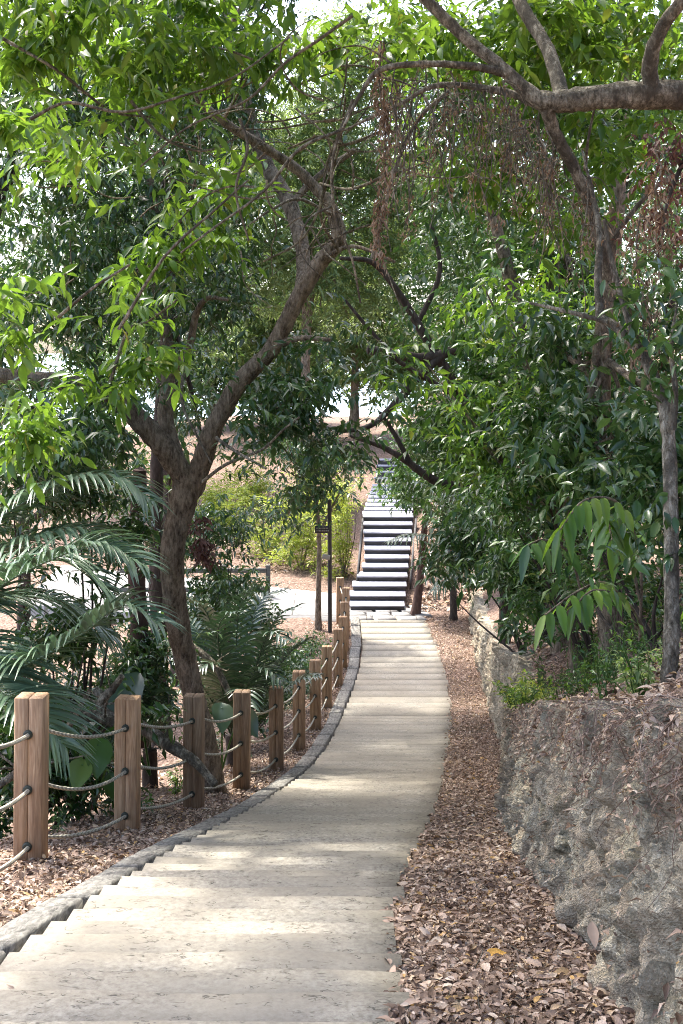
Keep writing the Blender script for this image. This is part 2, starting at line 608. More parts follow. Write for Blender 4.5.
tag(g, kind='structure')
me = np_mesh('sea', np.array([[-4000, 100, -24], [4000, 100, -24], [4000, 8000, -24], [-4000, 8000, -24]], float), [np.array([[0, 1, 2, 3]])], M['sea'])
tag(link('sea', me), kind='structure')

# ------------------------------------------------------------------ the stepped path
mb = MB()
Y = 2.0
while Y < 32.3:
    g_ = .30 * (1 + .12 * (random.random() - .5)) if Y < 22 else .62
    Yc = Y + g_ / 2
    a, b = float(xl(Yc)) + random.uniform(-.012, .012), float(xr(Yc)) + random.uniform(-.03, .03)
    # surface level of this tread = level at its near end (the treads step down away from the eye)
    z = float(zp(Y + .05)) + .015 + random.uniform(-.002, .002)
    n = 9
    xs = np.linspace(a, b, n)
    front, back = Y - .03, Y + g_ - (.006 if Y < 20 else .002)
    wob = lambda s: np.array([noise.noise(Vector((x * 2.3, s * 3.1, .5))) for x in xs]) * .018
    dz = np.array([noise.noise(Vector((x * 1.7, Y * 2.0, 1.5))) for x in xs]) * (.012 if Y < 20 else .004)
    tilt = .012 if Y < 20 else .004
    fy, by = front + wob(front), back + wob(back + 7)
    sk = np.linspace(1, 0, n) * .55
    xf = xs + sk * (float(xl(Y)) - float(xl(Yc)))
    xb = xs + sk * (float(xl(Y + g_)) - float(xl(Yc)))
    top0 = np.stack([xf, fy, np.full(n, z) + dz], 1)
    top1 = np.stack([xb, by, np.full(n, z - tilt) + dz], 1)
    bot1 = top1 - [0, -.012, .13]
    bot0 = top0 - [0, .0, .13]
    lip = top1 + [0, .008, -.012]
    Vv = np.concatenate([bot0, top0, top1, lip, bot1])
    ff = []
    for r in range(4):
        for q in range(n - 1):
            ff.append([r * n + q, r * n + q + 1, (r + 1) * n + q + 1, (r + 1) * n + q])
    for q in (0, n - 1):
        e = [r * n + q for r in range(5)]
        ff.append([e[0], e[1], e[2], e[4]] if q == 0 else [e[4], e[2], e[1], e[0]])
    mb.add(Vv, np.array(ff))
    Y += g_
tag(mb.obj('path', M['tread']), kind='structure')

# kerb: long weathered beams beside the treads
mb = MB()
Y = 1.6
while Y < 32.2:
    L_ = 1.15
    n = 7
    ys = np.linspace(Y, min(Y + L_ - .012, 32.6), n)
    x1 = xl(ys) - .035
    wdt = np.interp(ys, [5, 12, 30], [.165, .18, .23])
    z = zp(ys) + .06
    jit = random.uniform(-.012, .012)
    jz = np.array([noise.noise(Vector((0, y * 6, 3))) for y in ys]) * .008
    ji = np.array([noise.noise(Vector((5, y * 5, 3))) for y in ys]) * .012
    sec = [(-1, -.16, 0), (-1, -.012, 0), (-.94, 0, 0), (-.06, 0, 0), (0, -.012, 0), (0, -.2, 0)]
    Vv = np.concatenate([np.stack([x1 + s * wdt + ji + jit, ys, z + h + jz], 1) for s, h, _ in sec])
    ff = [[r * n + q, r * n + q + 1, (r + 1) * n + q + 1, (r + 1) * n + q] for r in range(5) for q in range(n - 1)]
    e0, e1 = [r * n for r in range(6)], [r * n + n - 1 for r in range(6)]
    ff += [[e0[0], e0[1], e0[4], e0[5]], [e0[1], e0[2], e0[3], e0[4]], [e1[5], e1[4], e1[1], e1[0]], [e1[4], e1[3], e1[2], e1[1]]]
    mb.add(Vv, np.array(ff))
    Y += L_
tag(mb.obj('kerb', M['kerb']), kind='structure')

# irregular stone slabs between path and stairs, and the pale side path that leaves to the left
mb = MB()
for j, Yj in enumerate(np.arange(32.35, 33.75, .46)):
    x = .05 - .25 * (j % 2)
    while x < 2.1:
        wd = random.uniform(.45, .85)
        dd = random.uniform(-.05, .05)
        zz = -6.962 + random.uniform(-.008, .008)
        q = np.array([[x + .12, Yj + dd, 0], [x + wd + .06, Yj - .02, 0], [x + wd - .06, Yj + .40, 0], [x, Yj + .40 + dd, 0]])
        q[:, 2] = zz
        Vv = np.vstack([q, q - [0, 0, .1]])
        mb.add(Vv, np.array([[0, 1, 2, 3], [4, 5, 1, 0], [5, 6, 2, 1], [6, 7, 3, 2], [7, 4, 0, 3]]))
        x += wd + .05
tag(mb.obj('paving', M['paving']), kind='structure')
mb = MB()
ys = np.linspace(0, 1, 24)
near = np.stack([.1 - 9 * ys, 32.2 + 2.2 * ys ** 1.5, 0 * ys], 1)
farr = np.stack([.15 - 9 * ys, 35.4 + 4.2 * ys, 0 * ys], 1)
near[:, 2] = -6.985
farr[:, 2] = -6.93 + .12 * ys
near[:, 2] += .0
Vv = np.vstack([near, farr, near - [0, 0, .5]])
ff = [[a, a + 24, a + 25, a + 1] for a in range(23)] + [[a, a + 1, a + 49, a + 48] for a in range(23)]
mb.add(Vv, np.array(ff))
tag(mb.obj('side_path', M['paving']), kind='structure')

# ------------------------------------------------------------------ rough stone walls
def stone_wall(y0, y1, label, step=.028, seed=0.0, end_turn=0.0, amp=1.0):
    ny = int((y1 - y0) / step)
    nv = 66
    ys = np.linspace(y0, y1, ny)
    vs = np.concatenate([np.linspace(0, 1, nv - 8), 1 + np.linspace(.02, .22, 8)])
    V = np.zeros((ny, nv, 3))
    for a, y in enumerate(ys):
        h = float(hw(y)) + .14
        zb = float(zp(y)) - .12
        bx = float(xw(y))
        e = max(0, (y - (y1 - .5)) / .5) if end_turn else 0
        for b, v in enumerate(vs):
            vv = min(v, 1.0)
            edge = 1.0 - .0 * vv
            x = bx + .14 * vv + (v - 1 if v > 1 else 0) * 2.4
            z = zb + vv * h * (1 + .06 * noise.noise(Vector((seed, y * .8, 2)))) + (.09 * noise.noise(Vector((seed, y * 1.9, 7))) + .06 * noise.noise(Vector((seed, y * 6, 4)))) * vv - (.02 if v > 1 else 0)
            lo = noise.fractal(Vector((y * 1.3, z * .9, seed)), 1.0, 2.0, 3)
            p = Vector((seed, y * 4.6, z * 2.0))
            wv = noise.noise_vector(p * 1.3) * .5 + noise.noise_vector(p * 4) * .18
            d, pts = noise.voronoi(p + wv)
            cell = (math.sin(pts[0][0] * 37.1 + pts[0][1] * 91.7 + pts[0][2] * 53.3) * 43758.5) % 1.0
            e1 = d[1] - d[0]
            off = .03 * lo + .045 * min(1.0, e1 * 6) * amp + .08 * (cell - .5) * min(1.0, e1 * 14)
            lv = (p + wv) - pts[0]
            h1 = (cell * 7.31) % 1.0
            h2 = (cell * 13.7) % 1.0
            off += (.22 * (h1 - .5) * lv[1] + .20 * (h2 - .6) * lv[2]) * amp
            rg = 1 - abs(noise.noise(Vector((y * 6.5, z * 1.6, 3 + seed))))
            off += .06 * rg ** 3
            rg2 = 1 - abs(noise.noise(Vector((y * 15, z * 6, 8 + seed))))
            off += .03 * rg2 ** 2 + .035 * noise.fractal(Vector((y * 11, z * 6.5, seed)), .9, 2.1, 5)
            off += .03 * noise.fractal(Vector((y * 34, z * 28, seed)), .8, 2, 3)
            fr = .05 * lo
            off -= .10 * max(0, vv - .86) ** 1.2 * 3
            cz = (z * 2.2 + y * .3 + .6 * noise.noise(Vector((y * 1.9, z, 4)))) % 1.0
            off += .045 * (1 - cz) ** 2
            if v > 1:
                off *= .15
                z += fr * .5
            V[a, b] = (x - off * .85 + .155 + e * e * .5, y, z + .12 * off)
    Vf = V.reshape(-1, 3)
    i = np.arange(ny - 1)[:, None] * nv
    k = np.arange(nv - 1)[None, :]
    Fq = np.stack([i + k, i + nv + k, i + nv + k + 1, i + k + 1], -1).reshape(-1, 4)
    # closed back and ends so that it is a solid wall
    back = V[:, -1].copy()
    back[:, 0] += .05
    bb = back.copy()
    bb[:, 2] -= 1.5
    n0 = len(Vf)
    Vf = np.vstack([Vf, bb])
    a = np.arange(ny - 1)
    Fb = np.stack([a * nv + nv - 1, (a + 1) * nv + nv - 1, n0 + a + 1, n0 + a], -1)
    o = link('stone_wall', np_mesh('stone_wall', Vf, [Fq, Fb], M['stone'], True))
    tag(o, label, 'wall')
    return V


W1 = stone_wall(2.4, 14.9, 'rough grey rock wall with leaf filled hollows, nearest along the right side of the path', .022, 0.0, 1)
W2 = stone_wall(14.6, 34.2, 'weathered far stone wall curving beside the path beneath the overhanging dark shrub', .06, 4.3, 0, .7)

# ------------------------------------------------------------------ leaf builders
def unit(v):
    return v / (np.linalg.norm(v, axis=-1, keepdims=True) + 1e-9)


HI = False


def leaf_arrays(B, D, Nn, L, Wd, fold=.25, droop=.16, wide=.42):
    """folded leaves: base, left, midrib, right, tip (two cross rows when hi)"""
    S = unit(np.cross(D, Nn))
    Nn = np.cross(S, D)
    L = L[:, None]
    Wd = Wd[:, None]
    if HI:
        r = [B]
        for t, ww in ((.22, .40), (.48, .5), (.76, .31)):
            m_ = B + D * L * t - Nn * L * droop * t * t * 1.2
            r += [m_ + S * Wd * ww + Nn * Wd * fold * ww * 1.6, m_, m_ - S * Wd * ww + Nn * Wd * fold * ww * 1.6]
        r.append(B + D * L - Nn * L * droop * 1.2)
        v = np.stack(r, 1)
        b = (np.arange(len(B)) * 11)[:, None]
        tris = [[0, 2, 1], [0, 3, 2], [7, 8, 10], [8, 9, 10]]
        for q in (1, 4):
            tris += [[q, q + 1, q + 4], [q, q + 4, q + 3], [q + 1, q + 2, q + 5], [q + 1, q + 5, q + 4]]
        return v.reshape(-1, 3), np.concatenate([b + np.array([t]) for t in tris])
    mid = B + D * L * wide
    v = np.stack([B, mid + S * Wd * .5 + Nn * Wd * fold, mid, mid - S * Wd * .5 + Nn * Wd * fold, B + D * L - Nn * L * droop], 1)
    n = len(B)
    b = (np.arange(n) * 5)[:, None]
    f = np.concatenate([b + np.array([[0, 2, 1]]), b + np.array([[0, 3, 2]]), b + np.array([[1, 2, 4]]), b + np.array([[2, 3, 4]])])
    return v.reshape(-1, 3), f


# directions of sight kept clear by the growth itself: the walkway and its head-room, the view down the stairs
def clear(C, extra=None):
    px, py = proj(C)
    Y = C[:, 1]
    k = np.ones(len(C), bool)
    zP = zp(Y)
    inpath = (C[:, 0] > fenceX(Y) - .15) & (C[:, 0] < xw(Y) + .1) & (C[:, 2] < zP + 2.5) & (Y < 33.5)
    k &= ~inpath
    k &= ~((px > 350) & (px < 418) & (py > 505) & (py < 640) & (Y < 40))
    k &= ~((px > 362) & (px < 395) & (py > 440) & (py <= 505) & (Y < 45) & (rng.random(len(C)) < .7))
    k &= ~((px > 266) & (px < 350) & (py > 450) & (py < 640) & (Y < 30) & (Y > 10.5) & (rng.random(len(C)) < .55))
    k &= ~((px > 164) & (px < 212) & (py > 470) & (py < 700) & (Y < 13.8))
    k &= ~((px < 168) & (py > 475) & (py < 695) & (Y < 13.2) & (rng.random(len(C)) < .93))
    k &= ~((px > 520) & (py > 610) & (Y > 4) & (Y < 13) & (C[:, 0] > 0) & (rng.random(len(C)) < .8))
    k &= ~((px > 262) & (px < 395) & (py > -5) & (py < 330) & (Y > 10.8) & (Y < 40) & (rng.random(len(C)) < .86))
    k &= ~((px > 555) & (py > 60) & (py < 128) & (Y < 8.3) & (rng.random(len(C)) < .9))
    gap = np.sin(C[:, 0] * 4.1 + 1.7 * np.sin(C[:, 2] * 3.3)) + np.sin(C[:, 2] * 5.3 + 1.9 * np.sin(C[:, 1] * 2.1)) + np.sin(C[:, 1] * 3.1 + 1.5 * np.sin(C[:, 0] * 2.7 + C[:, 2] * 2))
    k &= ~((gap < -.3) & (Y > 6) & (Y < 24) & (C[:, 2] < .29 * Y) & (rng.random(len(C)) < .88))
    k &= ~((px > 245) & (px < 385) & (py > 50) & (py < 330) & (Y > 8) & (Y <= 10.8) & (rng.random(len(C)) < .6))
    # near-canopy gap that lets the sun onto the path
    t = (C[:, 2] + 3.1) / SUN[2]
    sx, sy = C[:, 0] - SUN[0] * t, C[:, 1] - SUN[1] * t
    patch = ((sx + .35) / 1.35) ** 2 + ((sy - 7.1) / 1.25) ** 2 < 1
    k &= ~(patch & (rng.random(len(C)) < .30))
    return k


LIMB = [(190, 480), (212, 430), (240, 380), (275, 345), (300, 290), (320, 262), (340, 238)]


def near_poly(px, py, poly, r):
    k = np.zeros(len(px), bool)
    for (a, b), (c, d) in zip(poly[:-1], poly[1:]):
        t = np.clip(((px - a) * (c - a) + (py - b) * (d - b)) / ((c - a) ** 2 + (d - b) ** 2), 0, 1)
        k |= np.hypot(px - a - t * (c - a), py - b - t * (d - b)) < r
    return k


def sprigs(C, leafL, per=7, hang=.5, ratio=.36, spread=.30, far=False):
    """leaf sprays: each has a short axis with leaves on both sides"""
    M_ = len(C)
    A = rng.normal(size=(M_, 3))
    A[:, 2] = A[:, 2] * .5 - hang * .6
    A = unit(A)
    up = np.array([0, 0, 1.0])
    side = unit(np.cross(A, up + rng.normal(size=(M_, 3)) * .25))
    j = np.arange(per)
    t = (j / per)[None, :, None]
    sgn = np.where(j % 2 == 0, 1.0, -1.0)[None, :, None]
    B = C[:, None, :] + A[:, None, :] * spread * (t - .3)
    D = A[:, None, :] * (.35 + .5 * t) + side[:, None, :] * sgn * (1.0 - .5 * t) + rng.normal(size=(M_, per, 3)) * .28
    D[..., 2] -= hang * .55
    D = unit(D)
    Nn = np.tile(up, (M_, per, 1)) + rng.normal(size=(M_, per, 3)) * .45
    Nn = unit(Nn - (Nn * D).sum(-1, keepdims=True) * D)
    L = leafL * (.65 + .6 * rng.random((M_, per)))
    return leaf_arrays(B.reshape(-1, 3), D.reshape(-1, 3), Nn.reshape(-1, 3), L.ravel(), L.ravel() * ratio * (.8 + .4 * rng.random(M_ * per)))


def blob_points(c, r, n, clump=.32, sub=10):
    """clumped points in an ellipsoid"""
    ns = max(3, n // sub)
    d = unit(rng.normal(size=(ns, 3))) * (rng.random((ns, 1)) ** .45)
    cc = np.asarray(c) + d * np.asarray(r)
    idx = rng.integers(0, ns, n)
    size = clump * (.5 + rng.random(ns))
    p = cc[idx] + rng.normal(size=(n, 3)) * size[idx][:, None] * np.array([1, 1, .7])
    return p


def crown(blobs, leafL, mat, parent, name='crown', per=7, hang=.5, ratio=.36, clump=.32, spread=None, filt=None, sub=10):
    global HI
    HI = blobs[0][0][1] < 11.5 and blobs[0][0][2] < 3
    C = []
    for b in blobs:
        c, r, n = b
        C.append(blob_points(c, r, n, clump, sub))
    C = np.concatenate(C)
    C = C[C[:, 1] > 1.2] if True else C
    k = clear(C)
    if filt is not None:
        k &= filt(C)
    C = C[k]
    gz = ground_z(C[:, 0], C[:, 1], False)
    C = C[C[:, 2] > gz + .08]
    V, Ft = sprigs(C, leafL, per, hang, ratio, spread if spread else leafL * 2.4)
    HI = False
    return link(name, np_mesh(name, V, [Ft], M[mat]), parent)


def pb(px, py, Y, rx, ry, rd, n):
    return (P(px, py, Y), (rx / F * Y, rd, ry / F * Y), n)


# ------------------------------------------------------------------ TREE: the gnarled one behind the fence
t1 = empty('gnarled_tree', P(212, 800, 13.6), 'gnarled brown tree forking low behind the third and fourth fence posts', 'tree')
mb = MB()
px_tube(mb, [(216, 812, 14.2, 18), (212, 785, 14.1, 13), (206, 745, 14.0, 11.5), (195, 700, 13.9, 11), (184, 655, 13.8, 11.5), (175, 605, 13.6, 12), (172, 560, 13.5, 12), (178, 522, 13.5, 13), (186, 490, 13.5, 14.5), (186, 468, 13.5, 13.5)], 14, 8, .07)
mb.obj('trunk', M['bark'], t1, True)
mb = MB()
px_tube(mb, [(192, 492, 13.5, 11), (204, 455, 13.4, 10), (215, 425, 13.3, 9.5), (240, 382, 13.2, 9), (272, 348, 13.1, 8.5), (300, 295, 13.0, 8.5), (318, 265, 13, 8), (338, 240, 13, 8), (334, 215, 13, 6.5), (324, 195, 13, 6)], 11, 7, .09)
px_tube(mb, [(326, 200, 13, 6), (300, 172, 13, 5.5), (262, 146, 12.8, 5), (222, 120, 12.6, 4.6), (196, 92, 12.4, 3.6), (214, 52, 12.4, 3.4), (246, 0, 12.4, 3), (262, -40, 12.4, 3)], 8, 6, .1)
px_tube(mb, [(272, 348, 13.1, 5), (300, 338, 12.8, 3), (330, 340, 12.5, 2)], 6, 4)
px_tube(mb, [(320, 262, 13, 3.5), (352, 246, 12.8, 2), (395, 262, 12.5, 1.5)], 6, 4)
mb.obj('branch', M['bark'], t1, True)
mb = MB()
px_tube(mb, [(300, 300, 13.2, 7), (303, 255, 13.6, 7), (290, 205, 14, 8), (268, 168, 14.3, 8), (252, 125, 14.6, 7), (236, 60, 15, 6.5), (226, -30, 15.4, 6)], 10, 6, .1)
px_tube(mb, [(290, 205, 14, 4), (320, 175, 14, 3.5), (355, 150, 14, 3)], 7, 5)
mb.obj('branch', M['bark'], t1, True)
mb = MB()
px_tube(mb, [(184, 476, 13.5, 13), (158, 440, 13.4, 12), (120, 404, 13.3, 10), (72, 384, 13.2, 9), (20, 378, 13.1, 8), (-50, 366, 13, 7)], 10, 7, .09)
px_tube(mb, [(180, 470, 13.5, 9), (166, 420, 13.6, 8), (168, 378, 13.6, 7), (166, 330, 13.7, 6), (155, 290, 13.8, 5), (160, 245, 14, 4.5), (150, 180, 14.2, 4)], 9, 7, .09)
px_tube(mb, [(168, 378, 13.6, 5), (188, 350, 13.4, 4), (196, 315, 13.3, 3.5), (208, 298, 13.2, 2.5), (228, 300, 13, 1.5)], 7, 6)
mb.obj('branch', M['bark'], t1, True)
# bare winding twigs
tw = [
    [(352, 18, 8.4), (318, 42, 8.4), (282, 66, 8.4), (250, 96, 8.4), (220, 112, 8.4), (186, 132, 8.4), (140, 168, 8.6)],
    [(222, 118, 12), (250, 70, 11), (262, 30, 11), (286, -20, 11)],
    [(128, 100, 9.5), (165, 140, 9.5), (200, 150, 9.6), (235, 140, 9.8)],
    [(330, 215, 12.6), (300, 200, 12), (268, 212, 11.5), (240, 235, 11)],
    [(342, 120, 11), (325, 165, 11), (318, 205, 11), (300, 240, 11), (262, 262, 11)],
    [(342, 255, 12.5), (322, 215, 12), (336, 150, 11.5), (344, 100, 11)],
    [(202, 480, 13.2), (225, 465, 12.8), (262, 452, 12.4), (285, 432, 12.2), (300, 418, 12)],
    [(214, 440, 13), (236, 452, 12.5), (268, 470, 12)],
    [(186, 350, 13.2), (185, 400, 13), (196, 430, 12.9), (210, 462, 12.8)],
    [(110, 380, 10), (130, 330, 10), (150, 320, 10), (178, 300, 10)],
    [(60, 320, 9.0), (95, 290, 8.9), (130, 262, 8.9)],
    [(345, 130, 8.6), (300, 150, 8.5), (262, 190, 8.5), (215, 230, 8.5), (180, 250, 8.6)], [(352, 100, 8.6), (330, 160, 8.6), (338, 215, 8.7), (352, 260, 8.8), (360, 300, 9)],
    [(30, 120, 8.4), (70, 105, 8.4), (120, 112, 8.4), (175, 100, 8.5), (235, 80, 8.6), (290, 40, 8.8)], [(120, 330, 8.6), (165, 260, 8.5), (220, 205, 8.5), (250, 180, 8.6)], [(240, 118, 8.5), (250, 150, 8.5), (238, 190, 8.5), (246, 240, 8.6)],
    [(0, 40, 9), (60, 70, 9), (110, 110, 9.4), (150, 116, 9.8)],
    [(378, 130, 11), (345, 145, 11), (318, 138, 11), (290, 150, 11)],
    [(400, 168, 10), (350, 190, 10.4), (322, 186, 10.8)],
    [(160, 250, 14), (185, 215, 13), (200, 170, 12.5)],
]
for t in tw:
    n = len(t)
    mb = MB()
    mb.tube([P(a + random.uniform(-3, 3), b + random.uniform(-3, 3), c) for a, b, c in t], [(2.0 - 1.2 * q / n) / F * t[q][2] for q in range(n)], 5, 5, 0)
    mb.obj('twig', M['bark_pale'], t1, True)
for q in range(34):
    x0, y0, Y0 = random.uniform(225, 400), random.uniform(40, 250), random.uniform(9, 12)
    a0 = random.uniform(0, 6.28)
    turn = random.uniform(-.5, .5)
    st_ = random.uniform(18, 30)
    pts = []
    for s_ in range(6):
        pts.append(P(x0, y0, Y0))
        a0 += turn + random.uniform(-.25, .25)
        x0 += math.cos(a0) * st_
        y0 += math.sin(a0) * st_ * .8
        Y0 += random.uniform(-.15, .15)
    mb = MB()
    mb.tube(pts, [.0095, .0085, .007, .006, .0045, .002], 5, 4, 0)
    mb.obj('twig', M['bark_pale'], t1, True)
for q in range(46):
    x0, y0, Y0 = random.uniform(60, 345), random.uniform(20, 290), random.uniform(10, 13)
    a0 = random.uniform(0, 6.28)
    pts = []
    for s in range(5):
        pts.append(P(x0, y0, Y0))
        a0 += random.uniform(-.6, .6)
        x0 += math.cos(a0) * 16
        y0 += math.sin(a0) * 13 + 2
        Y0 += random.uniform(-.1, .1)
    mb = MB()
    mb.tube(pts, [.008, .007, .006, .005, .003], 4, 3, 0)
    mb.obj('twig', M['bark'], t1, True)


def limb_filter(C):
    px, py = proj(C)
    lim = near_poly(px, py, LIMB, 17) & (C[:, 1] < 13.4) & (rng.random(len(C)) < .88)
    lim |= near_poly(px, py, [(186, 476), (158, 440), (125, 408)], 16) & (C[:, 1] < 13.4) & (rng.random(len(C)) < .9)
    lim |= near_poly(px, py, [(326, 200), (300, 172), (262, 146), (222, 120)], 11) & (C[:, 1] < 13) & (rng.random(len(C)) < .8)
    return ~lim


crown([pb(60, 40, 9.6, 95, 60, 1.0, 300), pb(190, 30, 10, 90, 50, 1.0, 240), pb(130, 125, 9.6, 100, 50, .9, 250), pb(20, 300, 9.2, 45, 45, .7, 110),
       pb(225, 180, 11, 60, 50, .8, 100), pb(290, 60, 10.5, 50, 60, 1.0, 90), pb(30, 130, 11, 70, 50, .8, 80), pb(130, 230, 10.5, 60, 40, .7, 50),
       pb(140, 330, 10.2, 60, 40, .6, 40), pb(50, 425, 10, 75, 35, .6, 80), pb(110, 395, 10, 60, 30, .5, 30), pb(140, 410, 9.4, 40, 20, .4, 18)], .155, 'leaf_bright', t1, 'crown', 8, .8, .33, .15, filt=limb_filter, sub=14)
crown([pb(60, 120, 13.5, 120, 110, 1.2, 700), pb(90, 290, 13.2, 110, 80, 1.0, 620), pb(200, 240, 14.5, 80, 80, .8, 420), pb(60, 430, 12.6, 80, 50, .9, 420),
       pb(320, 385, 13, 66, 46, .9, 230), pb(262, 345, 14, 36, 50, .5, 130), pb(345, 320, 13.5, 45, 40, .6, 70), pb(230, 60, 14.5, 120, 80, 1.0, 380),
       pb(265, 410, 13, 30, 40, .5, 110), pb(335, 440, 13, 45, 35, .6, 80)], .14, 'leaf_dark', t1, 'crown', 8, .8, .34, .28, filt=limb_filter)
# unseen high canopy of the same tree, added out of frame to shade the path
crown([((-4.2, 15, 6.6), (1.8, 2.2, .9), 260), ((-1.5, 9, 4.6), (2.2, 2.4, 1.0), 620), ((-2.3, 7, 4.0), (1.6, 1.4, .7), 420), ((-3.2, 16, 6.2), (1.8, 2.4, .9), 800), ((-2.6, 20, 7.6), (1.8, 2.4, .9), 900), ((-1.0, 14.5, 5.6), (2.2, 3, 1.2), 760), ((-1.8, 6.4, 4.2), (1.4, 1.3, .6), 260)],
      .16, 'leaf_mid', t1, 'crown', 8, .5, .4, .4)

# ------------------------------------------------------------------ TREE: big limb reaching in from the right
t2 = empty('overhanging_tree', P(880, 560, 8.2), 'tree on the right bank sending a thick lichened limb across the top of the view', 'tree')
mb = MB()
px_tube(mb, [(900, 620, 8.2, 34), (880, 480, 8.2, 28), (850, 330, 8.1, 25), (815, 210, 8, 21), (790, 110, 8, 18), (775, -20, 8, 15), (770, -160, 8, 12)], 14, 6, .07)
mb.obj('trunk', M['bark_pale'], t2, True)
mb = MB()
px_tube(mb, [(806, 170, 8, 17), (750, 112, 7.8, 15.5), (690, 96, 7.6, 15), (640, 95, 7.5, 14), (590, 98, 7.5, 12.5), (548, 102, 7.5, 11), (528, 92, 7.5, 8), (505, 70, 7.5, 6.5), (468, 40, 7.5, 6), (430, 4, 7.5, 5.5), (400, -25, 7.5, 5), (360, -60, 7.5, 4)], 12, 7, .1)
px_tube(mb, [(652, 96, 7.5, 9), (650, 62, 7.4, 8), (662, 28, 7.3, 7), (684, -5, 7.2, 6.5), (700, -60, 7.2, 6)], 9, 6, .08)
px_tube(mb, [(562, 96, 7.6, 8), (548, 50, 7.8, 7), (524, 10, 8, 7), (505, -30, 8.2, 6)], 9, 6, .08)
mb.obj('branch', M['bark_pale'], t2, True)
mb = MB()
px_tube(mb, [(546, 108, 7.5, 7), (556, 135, 7.6, 6), (574, 168, 7.7, 6), (592, 212, 7.8, 6.5), (603, 258, 7.9, 6), (612, 300, 8, 5)], 8, 6, .12)
px_tube(mb, [(510, 74, 7.5, 5), (470, 66, 7.4, 4), (420, 64, 7.3, 3.5), (380, 70, 7.2, 3), (360, 95, 7.2, 2), (343, 128, 7.2, 1.5)], 7, 6, .1)
px_tube(mb, [(540, 106, 7.5, 5), (505, 92, 7.6, 4), (440, 85, 7.7, 3), (400, 104, 7.8, 2.2), (345, 130, 8, 1.2)], 7, 6, .1)
px_tube(mb, [(372, 258, 8, 2), (395, 170, 8, 2), (418, 120, 8, 2), (450, 90, 8, 2)], 6, 5, .1)
px_tube(mb, [(602, 258, 8, 3.5), (630, 215, 8, 3), (665, 180, 8, 2.5), (700, 170, 8, 2)], 6, 5, .1)
px_tube(mb, [(585, 170, 7.8, 2), (588, 140, 7.6, 1.5), (595, 105, 7.6, 1.2)], 5, 4)
mb.obj('branch', M['bark_pale'], t2, True)
crown([pb(600, 40, 9.5, 120, 60, 1.0, 260), pb(480, 30, 9.5, 90, 50, 1.0, 170), pb(450, 150, 10, 60, 70, .8, 90), pb(640, 150, 9.6, 70, 40, .7, 80), pb(400, 40, 11, 50, 50, .8, 100), pb(560, 190, 10, 60, 50, .8, 80)],
      .14, 'leaf_bright', t2, 'crown', 8, .6, .36, .18, sub=14)
crown([pb(570, 90, 11.6, 150, 110, 1.2, 560), pb(470, 130, 12, 90, 110, 1.1, 300)], .14, 'leaf_dark', t2, 'crown', 8, .6, .36, .3)
crown([((1.0, 6.5, 4.2), (2.4, 2.6, 1.0), 620), ((2.6, 10, 4.8), (2.4, 3, 1.2), 760), ((.2, 3.5, 3.4), (2.4, 2.0, .9), 480), ((-2.6, 4, 3.8), (2.4, 2.6, 1.0), 260), ((3.2, 4, 3.5), (2, 3, 1.2), 420)],
      .16, 'leaf_mid', t2, 'crown', 8, .5, .4, .4)  # unseen overhead crown, added so the near path lies in shade

# ------------------------------------------------------------------ TREE: pale forked one on the bank
t3 = empty('pale_forked_tree', P(668, 700, 6.4), 'slim pale barked tree with bent bare top standing on the bank above the rock wall', 'tree')
mb = MB()
px_tube(mb, [(666, 712, 6.4, 12), (669, 680, 6.4, 9), (672, 620, 6.4, 8), (671, 540, 6.5, 7.5), (670, 470, 6.6, 7), (666, 415, 6.7, 7), (655, 380, 6.8, 6), (640, 352, 6.9, 5.5), (618, 328, 7, 5), (600, 318, 7.1, 4.5)], 10, 6, .1)
px_tube(mb, [(600, 318, 7.1, 4.5), (598, 280, 7.2, 4), (600, 240, 7.3, 4), (594, 200, 7.4, 2.4), (582, 150, 7.5, .8)], 8, 5, .1)
px_tube(mb, [(640, 352, 6.9, 4), (625, 310, 6.9, 3), (612, 260, 7, 2.5), (604, 220, 7, 2)], 7, 5, .1)
px_tube(mb, [(608, 322, 7, 3), (570, 312, 7.1, 2.5), (530, 303, 7.3, 1.5)], 6, 5, .1)
px_tube(mb, [(672, 430, 6.6, 4.5), (675, 390, 6.6, 3.2), (671, 345, 6.6, 2), (678, 300, 6.6, .9)], 7, 4, .06)
mb.obj('trunk', M['bark_pale'], t3, True)
crown([pb(640, 540, 6.6, 30, 25, .3, 14), pb(680, 300, 6.8, 24, 45, .4, 60), pb(696, 430, 6.5, 20, 60, .4, 50)], .10, 'leaf_dark', t3, 'crown', 7, .7, .4, .18)

RLIMBS = [[(490, 492), (440, 483), (405, 460), (382, 447), (350, 436)], [(475, 430), (455, 385), (430, 345), (405, 303), (375, 264)], [(470, 348), (420, 358), (368, 350)],
          [(446, 352), (420, 375), (400, 398), (372, 425), (340, 432)]]


def bank_filter(C):
    px, py = proj(C)
    k = near_poly(px, py, [(603, 320), (606, 480)], 9) & (C[:, 1] < 12.3)
    k |= near_poly(px, py, [(520, 250), (525, 400)], 9) & (C[:, 1] < 16.4)
    return ~(k & (rng.random(len(C)) < .8))


def reach_filter(C):
    px, py = proj(C)
    k = np.zeros(len(C), bool)
    for l in RLIMBS:
        k |= near_poly(px, py, l, 8)
    return ~(k & (C[:, 1] < 21.5) & (rng.random(len(C)) < .85))


print('trees A done')

